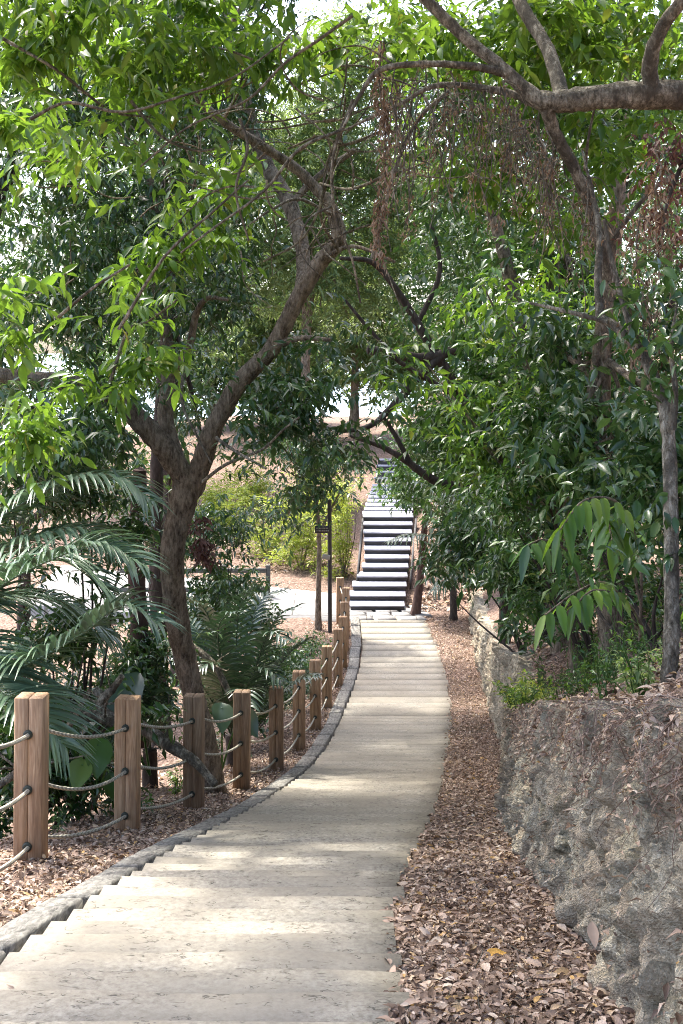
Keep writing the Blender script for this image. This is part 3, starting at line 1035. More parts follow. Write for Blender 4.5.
# ------------------------------------------------------------------ generic trees
def tree(name, label, X, Y, h, blobs, leafL, mat, bark='bark_dark', r=.14, lean=(0, 0), per=7, hang=.5, ratio=.36, clump=.34, group=None, cat='tree', filt=None, limbs=True, extra=()):
    z0 = float(ground_z(X, Y))
    e = empty(name, (X, Y, z0), label, cat, group)
    mb = MB()
    top = np.array([X + lean[0], Y + lean[1], z0 + h])
    base = np.array([X, Y, z0 - .2])
    pts, rr = [], []
    for q in np.linspace(0, 1, 7):
        pts.append(base + (top - base) * q + np.array([math.sin(q * 5 + X) * .12 * h / 5, 0, 0]) * q)
        rr.append(r * (1 - .65 * q) * (1.25 if q == 0 else 1))
    mb.tube(pts, rr, 9, 4, .08)
    if limbs:
        for (c, rad, n) in blobs:
            c = np.asarray(c)
            q = random.uniform(.45, .95)
            s = base + (top - base) * q
            mid = (s + c) / 2 + np.array([random.uniform(-.2, .2), random.uniform(-.2, .2), random.uniform(-.3, .1)])
            mb.tube([s, mid, c, c + (c - mid) * .4], [r * .45, r * .32, r * .2, r * .08], 6, 4, .1)
            for _ in range(3):
                d = c + np.asarray(rad) * rng.uniform(-.8, .8, 3)
                mb.tube([mid, (mid + d) / 2 + rng.uniform(-.15, .15, 3), d], [r * .2, r * .13, r * .05], 5, 3, 0)
    for ex in extra:
        px_tube(mb, ex, 8, 6, .1)
    mb.obj('trunk', M[bark], e, True)
    crown(blobs, leafL, mat, e, 'crown', per, hang, ratio, clump, filt=filt)
    return e


# right bank, front to back
tree('bank_tree', 'brown trunked tree whose broken crown stands left of the pale forked tree', 2.6, 12, 4.4,
     [pb(580, 430, 12, 60, 40, .7, 150), pb(640, 470, 11, 50, 50, .6, 150), pb(560, 350, 12.5, 60, 45, .8, 170), pb(650, 390, 11.5, 45, 50, .6, 130)], .165, 'leaf_dark', 'bark', .13, (-.05, .2), hang=.8, filt=bank_filter, extra=[[(608, 560, 11.9, 8.5), (607, 480, 11.9, 8), (603, 400, 12, 6.5), (606, 335, 12, 4)]])
tree('bank_tree', 'leafy tree filling the middle of the right bank behind the glossy shrub', 2.95, 16.5, 6.5,
     [pb(500, 330, 16, 70, 60, 1.0, 300), pb(560, 250, 16.5, 80, 70, 1.0, 260), pb(490, 420, 15.5, 60, 50, .8, 260), pb(600, 330, 16, 60, 60, .8, 200), pb(540, 450, 15, 60, 40, .8, 200)], .175, 'leaf_mid', 'bark', .16, (-.3, .4), hang=.7, filt=bank_filter, extra=[[(530, 560, 16.2, 10), (527, 480, 16.2, 10), (525, 400, 16.2, 10), (516, 310, 16.2, 8), (500, 240, 16.2, 6), (480, 180, 16.2, 4)]])
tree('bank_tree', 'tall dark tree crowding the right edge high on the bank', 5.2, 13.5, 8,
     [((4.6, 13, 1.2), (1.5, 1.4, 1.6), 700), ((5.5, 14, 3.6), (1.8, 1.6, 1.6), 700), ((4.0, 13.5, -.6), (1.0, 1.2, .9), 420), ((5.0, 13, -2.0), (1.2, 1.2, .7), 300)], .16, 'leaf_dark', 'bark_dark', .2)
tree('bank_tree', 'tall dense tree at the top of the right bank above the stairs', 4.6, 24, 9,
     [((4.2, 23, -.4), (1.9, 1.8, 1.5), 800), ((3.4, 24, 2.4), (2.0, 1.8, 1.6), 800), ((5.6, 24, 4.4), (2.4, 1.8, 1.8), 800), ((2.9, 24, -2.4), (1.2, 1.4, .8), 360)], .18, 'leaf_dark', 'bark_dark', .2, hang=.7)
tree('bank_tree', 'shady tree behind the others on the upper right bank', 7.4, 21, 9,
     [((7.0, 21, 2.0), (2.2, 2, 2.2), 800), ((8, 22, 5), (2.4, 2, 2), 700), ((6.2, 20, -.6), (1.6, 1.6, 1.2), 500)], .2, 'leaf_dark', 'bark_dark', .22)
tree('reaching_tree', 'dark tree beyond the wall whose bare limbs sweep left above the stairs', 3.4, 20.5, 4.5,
     [pb(440, 420, 21.3, 50, 38, .7, 330), pb(480, 395, 21, 50, 40, .8, 330), pb(420, 465, 22, 35, 22, .7, 170), pb(470, 460, 21, 45, 30, .8, 330), pb(430, 290, 21.5, 45, 60, 1.0, 150), pb(470, 230, 21.5, 60, 60, 1.0, 300)],
     .17, 'leaf_mid', 'bark_dark', .12, (-.6, .2), hang=.6, limbs=False, filt=reach_filter, extra=[
         [(540, 520, 20.5, 6), (490, 492, 20.3, 5.5), (440, 483, 20.2, 5), (405, 460, 20, 3.5), (382, 447, 20, 2.5), (350, 436, 20, 1.5)],
         [(410, 462, 20, 3), (392, 430, 20, 2.2), (380, 412, 20, 1.5)],
         [(475, 430, 20.6, 6), (455, 385, 20.5, 5.5), (430, 345, 20.4, 5), (405, 303, 20.3, 4), (375, 264, 20.2, 3.2), (340, 258, 20, 2)],
         [(500, 340, 20.5, 4), (450, 352, 20.4, 5), (420, 358, 20.3, 5), (385, 352, 20.2, 5), (368, 350, 20.2, 4.5)],
         [(446, 352, 20.4, 4.5), (420, 375, 20.2, 4.5), (400, 398, 20, 4), (372, 425, 19.8, 2.8), (340, 432, 19.6, 2)],
         [(455, 395, 20.5, 3), (400, 362, 19.5, 2.5), (370, 330, 19.5, 2), (345, 300, 19.5, 1.5)],
         [(420, 320, 20.4, 3), (440, 270, 20.6, 2.4), (430, 220, 20.8, 1.8)]])
tree('stair_tree', 'slender reddish brown trunk leaning right beside the foot of the stairs', 1.92, 33.0, 4.2,
     [pb(425, 480, 33.5, 35, 20, .8, 260), pb(440, 445, 34, 35, 25, .9, 260), pb(412, 500, 33, 14, 10, .4, 60), pb(399, 490, 34, 15, 12, .4, 110)], .17, 'leaf_mid', 'bark_red', .13, (.62, .5), hang=.6, limbs=False)
tree('stair_tree', 'short dark trunked tree between the stairs and the far wall end', 2.9, 32.4, 2.6,
     [pb(455, 520, 32, 26, 22, .7, 260), pb(475, 480, 32, 35, 28, .8, 260)], .2, 'leaf_dark', 'bark_dark', .11, (.05, 0), hang=.8)
tree('bank_tree', 'thin light green tree whose bright sprays stand before the dark right bank', 2.75, 14.6, 3.6,
     [pb(500, 320, 14.2, 70, 40, .5, 70), pb(560, 300, 14.2, 50, 40, .5, 50), pb(455, 400, 15, 30, 34, .4, 60), pb(540, 400, 13.8, 60, 36, .5, 70), pb(480, 460, 15, 36, 30, .4, 50)], .16, 'leaf_bright', 'bark', .07, (-.2, 0), hang=.7, per=8)
# sapling next to the signpost
tree('sapling', 'thin straight sapling next to the black signpost by the side path', -.58, 31.3, 4.2,
     [pb(296, 492, 31, 28, 20, .7, 90), pb(330, 462, 31, 32, 20, .7, 130), pb(268, 516, 30.5, 16, 12, .5, 40), pb(340, 492, 31, 10, 12, .4, 20), pb(290, 450, 31, 30, 18, .6, 90)], .2, 'leaf_dark', 'bark', .085, (-.05, .2), hang=.8, limbs=True)
# left side
tree('slope_tree', 'dense dark tree at the left edge beyond the palms', -5.4, 16.5, 9,
     [((-4.8, 16, 3.2), (1.8, 1.6, 1.8), 900), ((-5.4, 16.5, .6), (1.6, 1.6, 1.6), 900), ((-4.2, 16, -1.6), (1.4, 1.4, 1.0), 520), ((-4.0, 17, 5), (1.8, 1.6, 1.4), 600)], .16, 'leaf_dark', 'bark_dark', .2, hang=.7)
tree('slope_tree', 'tall leafy tree behind the forked trunk with dark drooping leaves', -3.1, 21.5, 10,
     [((-2.6, 21, 3.4), (1.6, 1.6, 1.6), 700), ((-3.6, 22, 1.4), (1.5, 1.5, 1.5), 600), ((-1.6, 21, 5.2), (1.8, 1.6, 1.4), 700), ((-2.6, 22, -.9), (1.0, 1.2, .8), 260)], .17, 'leaf_dark', 'bark_dark', .17, hang=.8)
tree('slope_tree', 'mid green tree low on the left slope seen under the forked trunk limb', -6.4, 25, 7,
     [((-6, 25, -.8), (1.9, 1.8, 1.6), 600), ((-5.0, 25, -2.4), (1.4, 1.6, .9), 360), ((-7, 25, 2), (2.2, 1.8, 1.8), 600)], .18, 'leaf_mid', 'bark_dark', .17)
tree('slope_tree', 'high crowned tree with pale green leaves, crown added above the path for shade', -3.4, 26.0, 14,
     [((-1.6, 25.5, 8.6), (2.2, 2.2, 1.0), 800), ((-3.6, 24, 7.8), (2.0, 2.2, 1.0), 620), ((-3.4, 29, 9.8), (2.4, 2.4, 1.0), 900), ((-5.4, 28, 8), (2.0, 2.4, 1.4), 620), ((-3.4, 24, 3.2), (1.4, 1.6, 1.2), 300)], .19, 'leaf_mid', 'bark_dark', .13, hang=.5)  # upper leaf masses added above the frame to keep sun off the path
# beyond the stairs, in the sun
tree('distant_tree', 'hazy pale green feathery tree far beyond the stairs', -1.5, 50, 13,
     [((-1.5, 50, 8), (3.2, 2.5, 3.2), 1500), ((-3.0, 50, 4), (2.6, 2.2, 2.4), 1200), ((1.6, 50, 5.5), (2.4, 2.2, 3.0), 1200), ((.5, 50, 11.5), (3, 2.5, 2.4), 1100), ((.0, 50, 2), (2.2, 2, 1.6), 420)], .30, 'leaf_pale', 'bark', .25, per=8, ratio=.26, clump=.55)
tree('distant_tree', 'broad far tree with dark green crown to the left of the feathery one', -10, 52, 12,
     [((-10, 52, 5), (4, 3, 4), 1200), ((-6.5, 52, 3), (2.6, 2.4, 3), 800), ((-12, 52, 10), (4, 3, 3), 800), ((-6, 52, 9), (3, 3, 3), 700), ((-9, 51, 0), (3, 2, 2), 500)], .26, 'leaf_mid', 'bark', .3, clump=.55)
tree('distant_tree', 'far sunlit tree rising above the top of the stairs', 5.2, 49, 12,
     [((4.6, 49, 2), (2.4, 2, 2.6), 700), ((6, 49, 6), (3, 2.4, 3), 900), ((4.2, 49, 10), (3, 2.4, 2.6), 700), ((7.5, 48, 0), (2.6, 2, 2.4), 600)], .26, 'leaf_mid', 'bark', .26, clump=.55)
tree('distant_tree', 'far dark tree on the skyline right of the stairs', 11, 42, 13,
     [((10, 42, 3), (3.2, 2.6, 3), 1000), ((11, 42, 8), (3.4, 2.6, 3), 900), ((8, 41, -.5), (2.4, 2.2, 2), 700)], .24, 'leaf_dark', 'bark_dark', .26, clump=.5)

tree('slope_tree', 'tall tree left of the sapling crown, its top added to shade the end of the path', -4.6, 33.0, 17,
     [((-4.4, 33, 2.6), (1.8, 1.8, 1.8), 500), ((-3.4, 35, 11.2), (2.6, 1.8, 1.2), 900), ((-5.6, 34, 11), (2.6, 2, 1.4), 900), ((-5.2, 33, 6.6), (2.0, 2, 1.6), 500), ((-5.0, 33, .4), (1.6, 1.6, 1.2), 320)], .2, 'leaf_mid', 'bark_dark', .18, hang=.6)  # topmost leaf masses are out of view, added to block the sun
tree('bank_tree', 'high tree on the right bank with light green crown meeting the overhanging limb', 4.0, 18.5, 10,
     [((1.9, 17, 3.6), (1.6, 2.0, 1.0), 560), ((3.2, 18.5, 4.4), (2.0, 2.0, 1.4), 620), ((1.4, 21, 7.0), (2.4, 2.2, 1.0), 800)], .17, 'leaf_bright', 'bark', .16)
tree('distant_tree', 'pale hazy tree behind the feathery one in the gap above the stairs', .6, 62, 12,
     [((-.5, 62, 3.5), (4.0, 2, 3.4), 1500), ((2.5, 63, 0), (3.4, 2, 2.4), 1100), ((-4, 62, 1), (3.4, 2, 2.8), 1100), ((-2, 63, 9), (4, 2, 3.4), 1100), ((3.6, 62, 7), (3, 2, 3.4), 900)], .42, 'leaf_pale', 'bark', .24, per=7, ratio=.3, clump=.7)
tree('distant_tree', 'furthest green tree low behind the hillside left of the stairs', -7, 68, 9,
     [((-7, 68, -.5), (4.5, 2, 2.4), 1300), ((-3, 68, -1.4), (3.4, 2, 1.6), 900), ((-10, 68, 2.5), (4, 2, 2.5), 900)], .42, 'leaf_mid', 'bark', .24, per=7, ratio=.3, clump=.7)
print('trees B done')

# ------------------------------------------------------------------ shrubs
def shrub(name, label, X, Y, blobs, leafL, mat, per=7, hang=.5, ratio=.36, clump=.2, stems=6, group=None, cat='shrub', bark='bark_dark', filt=None):
    z0 = float(ground_z(X, Y))
    e = empty(name, (X, Y, z0), label, cat, group)
    mb = MB()
    base = np.array([X, Y, z0 - .08])
    for q in range(stems):
        c, rad, n = blobs[q % len(blobs)]
        d = np.asarray(c) + np.asarray(rad) * rng.uniform(-.6, .6, 3)
        mid = base * .5 + d * .5 + rng.uniform(-.15, .15, 3)
        b0 = base + rng.uniform(-.06, .06, 3) * np.array([1, 1, 0])
        mb.tube([b0, mid, d], [.022, .015, .006], 5, 4, 0)
    mb.obj('stem', M[bark], e, True)
    crown(blobs, leafL, mat, e, 'foliage', per, hang, ratio, clump, filt=filt, sub=8)
    return e


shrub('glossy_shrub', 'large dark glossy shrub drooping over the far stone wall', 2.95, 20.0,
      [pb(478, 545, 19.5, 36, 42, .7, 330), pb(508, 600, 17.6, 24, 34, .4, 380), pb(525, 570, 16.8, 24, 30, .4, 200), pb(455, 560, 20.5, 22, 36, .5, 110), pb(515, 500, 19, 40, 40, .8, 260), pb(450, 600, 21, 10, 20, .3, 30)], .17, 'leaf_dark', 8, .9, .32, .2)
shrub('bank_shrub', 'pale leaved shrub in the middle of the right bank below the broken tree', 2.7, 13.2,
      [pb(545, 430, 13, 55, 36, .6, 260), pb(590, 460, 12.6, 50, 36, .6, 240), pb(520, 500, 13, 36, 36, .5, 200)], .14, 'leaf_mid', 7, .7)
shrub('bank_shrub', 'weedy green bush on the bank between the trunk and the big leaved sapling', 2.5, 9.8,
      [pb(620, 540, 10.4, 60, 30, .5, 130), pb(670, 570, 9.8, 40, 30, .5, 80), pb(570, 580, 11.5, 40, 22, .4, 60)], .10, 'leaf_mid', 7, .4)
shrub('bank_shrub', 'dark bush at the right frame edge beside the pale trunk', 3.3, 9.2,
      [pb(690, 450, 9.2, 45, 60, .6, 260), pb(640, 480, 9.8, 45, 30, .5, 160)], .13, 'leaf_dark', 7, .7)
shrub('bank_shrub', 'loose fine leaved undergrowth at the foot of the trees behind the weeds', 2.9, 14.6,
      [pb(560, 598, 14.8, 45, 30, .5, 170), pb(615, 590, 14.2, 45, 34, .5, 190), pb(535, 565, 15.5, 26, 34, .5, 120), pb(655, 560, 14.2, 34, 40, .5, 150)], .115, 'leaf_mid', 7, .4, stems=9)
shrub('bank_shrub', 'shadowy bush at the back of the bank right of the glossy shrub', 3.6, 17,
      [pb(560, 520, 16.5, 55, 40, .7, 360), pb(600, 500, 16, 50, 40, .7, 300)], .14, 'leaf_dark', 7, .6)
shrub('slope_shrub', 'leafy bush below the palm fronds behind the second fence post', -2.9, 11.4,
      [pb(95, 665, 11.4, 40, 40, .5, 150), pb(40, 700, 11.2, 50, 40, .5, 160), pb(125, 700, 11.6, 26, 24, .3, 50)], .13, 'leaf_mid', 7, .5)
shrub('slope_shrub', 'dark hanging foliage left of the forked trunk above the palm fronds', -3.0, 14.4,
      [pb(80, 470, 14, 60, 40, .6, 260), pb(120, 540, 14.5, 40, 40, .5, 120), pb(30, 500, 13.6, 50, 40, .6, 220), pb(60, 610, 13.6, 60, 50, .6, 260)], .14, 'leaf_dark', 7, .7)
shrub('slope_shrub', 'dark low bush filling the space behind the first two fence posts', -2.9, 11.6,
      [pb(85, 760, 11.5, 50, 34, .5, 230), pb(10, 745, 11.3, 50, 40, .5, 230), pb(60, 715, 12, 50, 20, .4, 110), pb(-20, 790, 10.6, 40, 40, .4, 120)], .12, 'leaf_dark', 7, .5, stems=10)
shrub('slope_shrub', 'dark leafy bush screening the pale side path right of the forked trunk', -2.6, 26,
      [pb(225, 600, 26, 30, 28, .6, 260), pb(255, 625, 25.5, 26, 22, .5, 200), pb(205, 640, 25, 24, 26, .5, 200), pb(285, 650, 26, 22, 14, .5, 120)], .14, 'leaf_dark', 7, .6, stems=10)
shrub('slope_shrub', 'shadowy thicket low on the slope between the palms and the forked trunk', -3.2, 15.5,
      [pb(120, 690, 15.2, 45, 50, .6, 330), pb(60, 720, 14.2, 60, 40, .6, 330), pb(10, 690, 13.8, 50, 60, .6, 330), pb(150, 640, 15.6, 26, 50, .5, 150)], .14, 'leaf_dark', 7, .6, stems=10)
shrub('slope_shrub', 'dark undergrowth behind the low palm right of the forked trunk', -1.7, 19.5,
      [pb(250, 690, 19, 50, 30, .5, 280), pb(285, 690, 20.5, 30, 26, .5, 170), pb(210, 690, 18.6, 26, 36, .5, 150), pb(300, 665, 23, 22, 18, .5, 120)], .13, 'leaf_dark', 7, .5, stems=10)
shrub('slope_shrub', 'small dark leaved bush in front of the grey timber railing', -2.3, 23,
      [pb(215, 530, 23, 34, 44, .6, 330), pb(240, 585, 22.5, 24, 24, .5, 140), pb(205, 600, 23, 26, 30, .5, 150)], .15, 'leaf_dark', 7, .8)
shrub('slope_shrub', 'low green plant by the fence posts near the signpost base', -.75, 27.5,
      [pb(312, 645, 27.5, 18, 14, .4, 90), pb(295, 665, 26.5, 16, 14, .4, 70)], .12, 'leaf_mid', 6, .3)
for q, (a, b, rx, ry, lab) in enumerate([(344, 528, 22, 58, 'bright yellow green bamboo like shrub right beside the stairs'),
                                         (300, 532, 28, 54, 'bright yellow green shrub behind the sapling trunk'),
                                         (268, 536, 22, 48, 'sunlit yellow green shrub furthest left beside the pale side path'),
                                         (235, 525, 24, 40, 'sunlit low bush on the hillside above the timber railing')]):
    Yb = [38.2, 39.5, 41, 44][q]
    c = P(a, b, Yb)
    shrub('sunlit_shrub', lab, c[0], Yb, [(c, (rx / F * Yb, .6, ry / F * Yb), [560, 620, 480, 400][q]), (c - [0, 0, ry / F * Yb * .6], (rx / F * Yb * 1.1, .6, ry / F * Yb * .5), 120)], .15, 'leaf_sun', 7, .1, .24, .22, 14, cat='shrub', bark='bark_pale')

for (a, b, rx, ry, Yb, lab) in ((250, 490, 26, 24, 48, 'round sunlit bush on the bare hillside seen through the fork of the gnarled tree'),
                                (322, 482, 24, 26, 47, 'yellow green bush on the hillside behind the sapling crown'),
                                (215, 505, 20, 20, 46, 'low sunlit bush on the hillside close to the right side of the forked trunk')):
    c = P(a, b, Yb)
    shrub('sunlit_shrub', lab, c[0], Yb, [(c, (rx / F * Yb, .7, ry / F * Yb), 330), (c - [0, 0, ry / F * Yb * .7], (rx / F * Yb * 1.1, .7, ry / F * Yb * .5), 160)], .17, 'leaf_sun', 7, .2, .3, .24, 12, bark='bark_pale')

# big soft leaves hanging over the bank
def big_leaf(mb, B, D, L, Wd, droop=.5, seg=7, Nn=None):
    D = D / np.linalg.norm(D)
    up = np.array([0, 0, 1.0]) if Nn is None else Nn
    S = np.cross(D, up)
    S /= np.linalg.norm(S) + 1e-9
    U = np.cross(S, D)
    V = []
    for q in range(seg + 1):
        t = q / seg
        wv = Wd * .5 * (math.sin(math.pi * min(1, t ** .8 * .98 + .02)) ** .8) if q < seg else 0.002
        c = B + D * L * t - np.array([0, 0, 1.0]) * droop * L * t * t
        for s in (-1, -.5, 0, .5, 1):
            V.append(c + S * wv * s + U * wv * .28 * abs(s) + U * .01 * math.sin(t * 14 + s) * L)
    f = [[r * 5 + k, r * 5 + k + 1, (r + 1) * 5 + k + 1, (r + 1) * 5 + k] for r in range(seg) for k in range(4)]
    mb.add(np.array(V), np.array(f))


def big_leaf_plant(label, base, specs, mat, name='broad_leaved_sapling', stem_r=.012):
    e = empty(name, base, label, 'plant')
    st, lf = MB(), MB()
    for (pts, leafs, L, Wd, droop) in specs:
        pts = [np.array(p, float) for p in pts]
        st.tube(pts, np.linspace(stem_r, stem_r * .4, len(pts)), 6, 5, 0)
        cp, _ = catmull(np.array(pts), np.ones(len(pts)), 8)
        for j in range(leafs):
            t = .35 + .65 * (j + .5) / leafs
            q = min(len(cp) - 2, int(t * (len(cp) - 1)))
            T = unit(cp[q + 1] - cp[q])
            S = unit(np.cross(T, [0, 0, 1.0]))
            D = T * .5 + S * (1 if j % 2 else -1) * random.uniform(.5, .9) + np.array([0, 0, random.uniform(-.9, -.3) * droop])
            big_leaf(lf, cp[q], D, L * random.uniform(.75, 1.15), Wd * random.uniform(.8, 1.1), droop * .5)
        big_leaf(lf, cp[-1], cp[-1] - cp[-3] + np.array([0, 0, -.1 * droop]), L, Wd, droop * .5)
    st.obj('stem', M['bark'], e, True)
    lf.obj('foliage', M[mat], e, True)
    return e


big_leaf_plant('sapling with large limp leaves arching over the rock wall from the right bank', P(640, 625, 8.2),
               [([P(640, 640, 8.2), P(640, 560, 8), P(620, 505, 7.8), P(585, 500, 7.6), P(560, 530, 7.5)], 20, .175, .07, 1.0),
                ([P(640, 600, 8.1), P(625, 540, 8), P(608, 515, 7.9), P(612, 540, 7.7)], 17, .17, .072, 1.2),
                ([P(640, 630, 8.1), P(610, 585, 7.9), P(580, 590, 7.7), P(545, 615, 7.5)], 13, .16, .062, .9),
                ([P(645, 630, 8.1), P(625, 600, 7.9), P(595, 590, 7.7), P(575, 605, 7.6)], 12, .16, .062, .8)], 'leaf_bright')
big_leaf_plant('small hanging spray of broad leaves above the far wall left of the limp leaved sapling', P(560, 560, 9.6),
               [([P(585, 610, 9.6), P(570, 555, 9.4), P(545, 540, 9.2), P(528, 545, 9.0)], 7, .20, .08, 1.0)], 'leaf_mid')
# taro-like plants behind the fence
def taro(label, c, specs, mat='leaf_dim'):
    e = empty('taro_plant', c, label, 'plant')
    st, lf = MB(), MB()
    for (tip, L, Wd) in specs:
        tip = np.array(tip)
        mid = (np.array(c) + tip) / 2 + np.array([0, 0, .12])
        st.tube([c, mid, tip], [.014, .01, .007], 6, 5, 0)
        D = tip - np.array(c)
        D[2] = -.25
        big_leaf(lf, tip - unit(D) * L * .25, D, L, Wd, .35, 8, unit(np.array([random.uniform(-.3, .3), -.5, .8])))
    st.obj('stem', M['leaf_mid'], e, True)
    lf.obj('leaf_blades', M[mat], e, True)


taro('taro like plant with one big drooping blue green leaf behind the second fence post', P(150, 775, 12.2), [(P(132, 685, 12), .55, .36), (P(95, 712, 11.8), .4, .28)])
taro('taro like plant with broad leaf between the third and fourth fence posts', P(222, 770, 14.8), [(P(222, 708, 14.4), .32, .26), (P(245, 715, 14.6), .3, .24)])
taro('low taro like plant with heart shaped leaves under the fallen branch', P(100, 790, 10.6), [(P(98, 745, 10.4), .26, .24), (P(82, 765, 10.3), .22, .2), (P(112, 778, 10.5), .2, .18)], 'leaf_mid')

# ------------------------------------------------------------------ palms
def frond(e, pts, leaflet, n, mat='leaf_palm', width=.042, droop=.5, vee=.35, name='frond', rr=.013, jitter=.08):
    pts = np.array([P(*p) for p in pts]) if len(pts[0]) == 3 and abs(pts[0][0]) > 12 or len(pts[0]) == 3 else np.array(pts)
    cp, _ = catmull(pts, np.ones(len(pts)), 14)
    seg = np.concatenate([[0], np.cumsum(np.linalg.norm(np.diff(cp, axis=0), axis=1))])
    Ltot = seg[-1]
    mb = MB()
    mb.tube(cp[::3], np.linspace(rr, rr * .25, len(cp[::3])), 5, 1, 0)
    for j in range(n):
        t = .10 + .90 * j / (n - 1)
        s = t * Ltot
        c = np.array([np.interp(s, seg, cp[:, a]) for a in range(3)])
        c2 = np.array([np.interp(min(Ltot, s + .02), seg, cp[:, a]) for a in range(3)])
        c1 = np.array([np.interp(max(0, s - .02), seg, cp[:, a]) for a in range(3)])
        T = unit(c2 - c1)
        S = unit(np.cross(T, [0, 0, 1.0]))
        U = np.cross(S, T)
        ll = leaflet * (math.sin(math.pi * (.16 + .80 * t)) ** .7 + .10) * random.uniform(.88, 1.08)
        for sg in (-1, 1):
            D = unit(T * (.45 + .5 * t) + S * sg + U * vee + rng.normal(size=3) * jitter)
            nseg = 5
            Nn = unit(U - (U @ D) * D)
            Sd = np.cross(D, Nn)
            V = []
            for q in range(nseg + 1):
                u = q / nseg
                wv = width * .5 * (min(1, u * 5 + .3)) * (1 - u ** 2.2) + .0015
                p = c + D * ll * u - np.array([0, 0, 1]) * droop * ll * u ** 2
                V += [p - Sd * wv + Nn * wv * .5, p, p + Sd * wv + Nn * wv * .5]
            f = [[r * 3 + k, r * 3 + k + 1, r * 3 + k + 4, r * 3 + k + 3] for r in range(nseg) for k in (0, 1)]
            mb.add(np.array(V), np.array(f))
    return mb.obj(name, M[mat], e, False)


def palm_trunk(e, pts, r):
    mb = MB()
    mb.tube([np.array(p) for p in pts], r, 10, 8, .12)
    mb.obj('trunk', M['bark_dark'], e, True)


c0 = P(-40, 640, 10.4)
gz = float(ground_z(c0[0], c0[1]))
pl = empty('palm', (c0[0], c0[1], gz), 'large feather palm at the left edge arching long fronds over the fence posts', 'palm')
palm_trunk(pl, [(c0[0] - .1, c0[1], gz - .1), (c0[0] - .05, c0[1], (gz + c0[2]) / 2), c0], [.16, .14, .12])
for fr in ([(-40, 640, 10.4), (-10, 595, 10.2), (44, 563, 10), (100, 546, 9.9), (142, 565, 9.8)],
           [(-40, 640, 10.4), (-22, 672, 10), (18, 668, 9.7), (79, 636, 9.5), (122, 606, 9.4), (156, 622, 9.3)],
           [(-40, 640, 10.4), (-30, 650, 9.8), (0, 690, 9.5), (30, 705, 9.3), (62, 745, 9.2)],
           [(-40, 640, 10.4), (-28, 600, 10.6), (10, 570, 10.7), (60, 560, 10.8), (105, 590, 10.8)],
           [(-40, 640, 10.4), (-70, 560, 10.2), (-110, 530, 10), (-160, 560, 10)]):
    frond(pl, fr, .72, 50, droop=.42, vee=.45, width=.046)
c0 = P(-70, 590, 12.2)
gz = float(ground_z(c0[0], c0[1]))
pl = empty('palm', (c0[0], c0[1], gz), 'second feather palm behind the large one with its upper frond below the forked branch', 'palm')
palm_trunk(pl, [(c0[0] - .1, c0[1], gz - .1), (c0[0] - .05, c0[1], (gz + c0[2]) / 2), c0], [.16, .14, .12])
for fr in ([(-70, 590, 12.2), (-30, 540, 12), (20, 505, 11.8), (70, 480, 11.6), (118, 478, 11.5), (150, 500, 11.4)],
           [(-70, 590, 12.2), (-20, 560, 11.8), (30, 540, 11.6), (80, 530, 11.5), (115, 545, 11.4)],
           [(-70, 590, 12.2), (-40, 500, 12.4), (0, 470, 12.6), (50, 480, 12.8)],
           [(-70, 590, 12.2), (-20, 600, 12.6), (50, 600, 12.9), (110, 635, 13)]):
    frond(pl, fr, .78, 50, droop=.5, vee=.35, width=.05)
c0 = P(232, 735, 17.2)
pl = empty('small_palm', (c0[0], c0[1], float(ground_z(c0[0], c0[1]))), 'low dark palm fanning out behind the fence to the right of the forked trunk', 'palm')
palm_trunk(pl, [(c0[0], c0[1], float(ground_z(c0[0], c0[1])) - .1), tuple(c0 - [0, 0, .05]), tuple(c0)], [.1, .09, .07])
for fr in ([(232, 735, 17.2), (222, 660, 17), (206, 612, 16.8), (190, 600, 16.6)], [(232, 735, 17.2), (236, 650, 17), (240, 605, 16.8), (256, 585, 16.6)],
           [(232, 735, 17.2), (255, 665, 17), (275, 620, 16.8), (298, 606, 16.6)], [(232, 735, 17.2), (262, 690, 16.8), (288, 655, 16.6), (306, 640, 16.4)],
           [(232, 735, 17.2), (205, 690, 16.8), (188, 660, 16.6), (172, 662, 16.4)], [(232, 735, 17.2), (245, 690, 16.4), (262, 668, 16.1), (280, 680, 15.9)],
           [(232, 735, 17.2), (222, 690, 16.4), (214, 664, 16.1), (200, 668, 15.9)], [(232, 735, 17.2), (248, 640, 17.6), (262, 600, 17.9), (285, 590, 18)],
           [(232, 735, 17.2), (240, 700, 16.2), (246, 690, 15.7), (250, 706, 15.4)], [(232, 735, 17.2), (270, 705, 17), (300, 680, 16.9), (318, 676, 16.8)], [(232, 735, 17.2), (205, 650, 17.4), (192, 625, 17.6), (172, 615, 17.8)],
           [(232, 735, 17.2), (262, 650, 16.4), (272, 632, 16.1), (285, 640, 15.9)], [(232, 735, 17.2), (218, 640, 16.6), (226, 615, 16.3), (236, 612, 16.1)]):
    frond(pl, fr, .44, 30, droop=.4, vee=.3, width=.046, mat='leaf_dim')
c0 = P(150, 750, 15.4)
pl = empty('small_palm', (c0[0], c0[1], float(ground_z(c0[0], c0[1]))), 'dark low palm left of the forked trunk above the fallen branch', 'palm')
palm_trunk(pl, [(c0[0], c0[1], float(ground_z(c0[0], c0[1])) - .1), tuple(c0 - [0, 0, .05]), tuple(c0)], [.1, .09, .07])
for fr in ([(150, 750, 15.4), (148, 690, 15.3), (160, 660, 15.2), (182, 655, 15)], [(150, 750, 15.4), (135, 690, 15.3), (115, 668, 15.2), (95, 672, 15)], [(150, 750, 15.4), (152, 700, 14.8), (140, 684, 14.6), (122, 694, 14.4)]):
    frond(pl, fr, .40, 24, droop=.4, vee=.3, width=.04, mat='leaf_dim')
c0 = P(505, 530, 23.5)
gz = float(ground_z(c0[0], c0[1]))
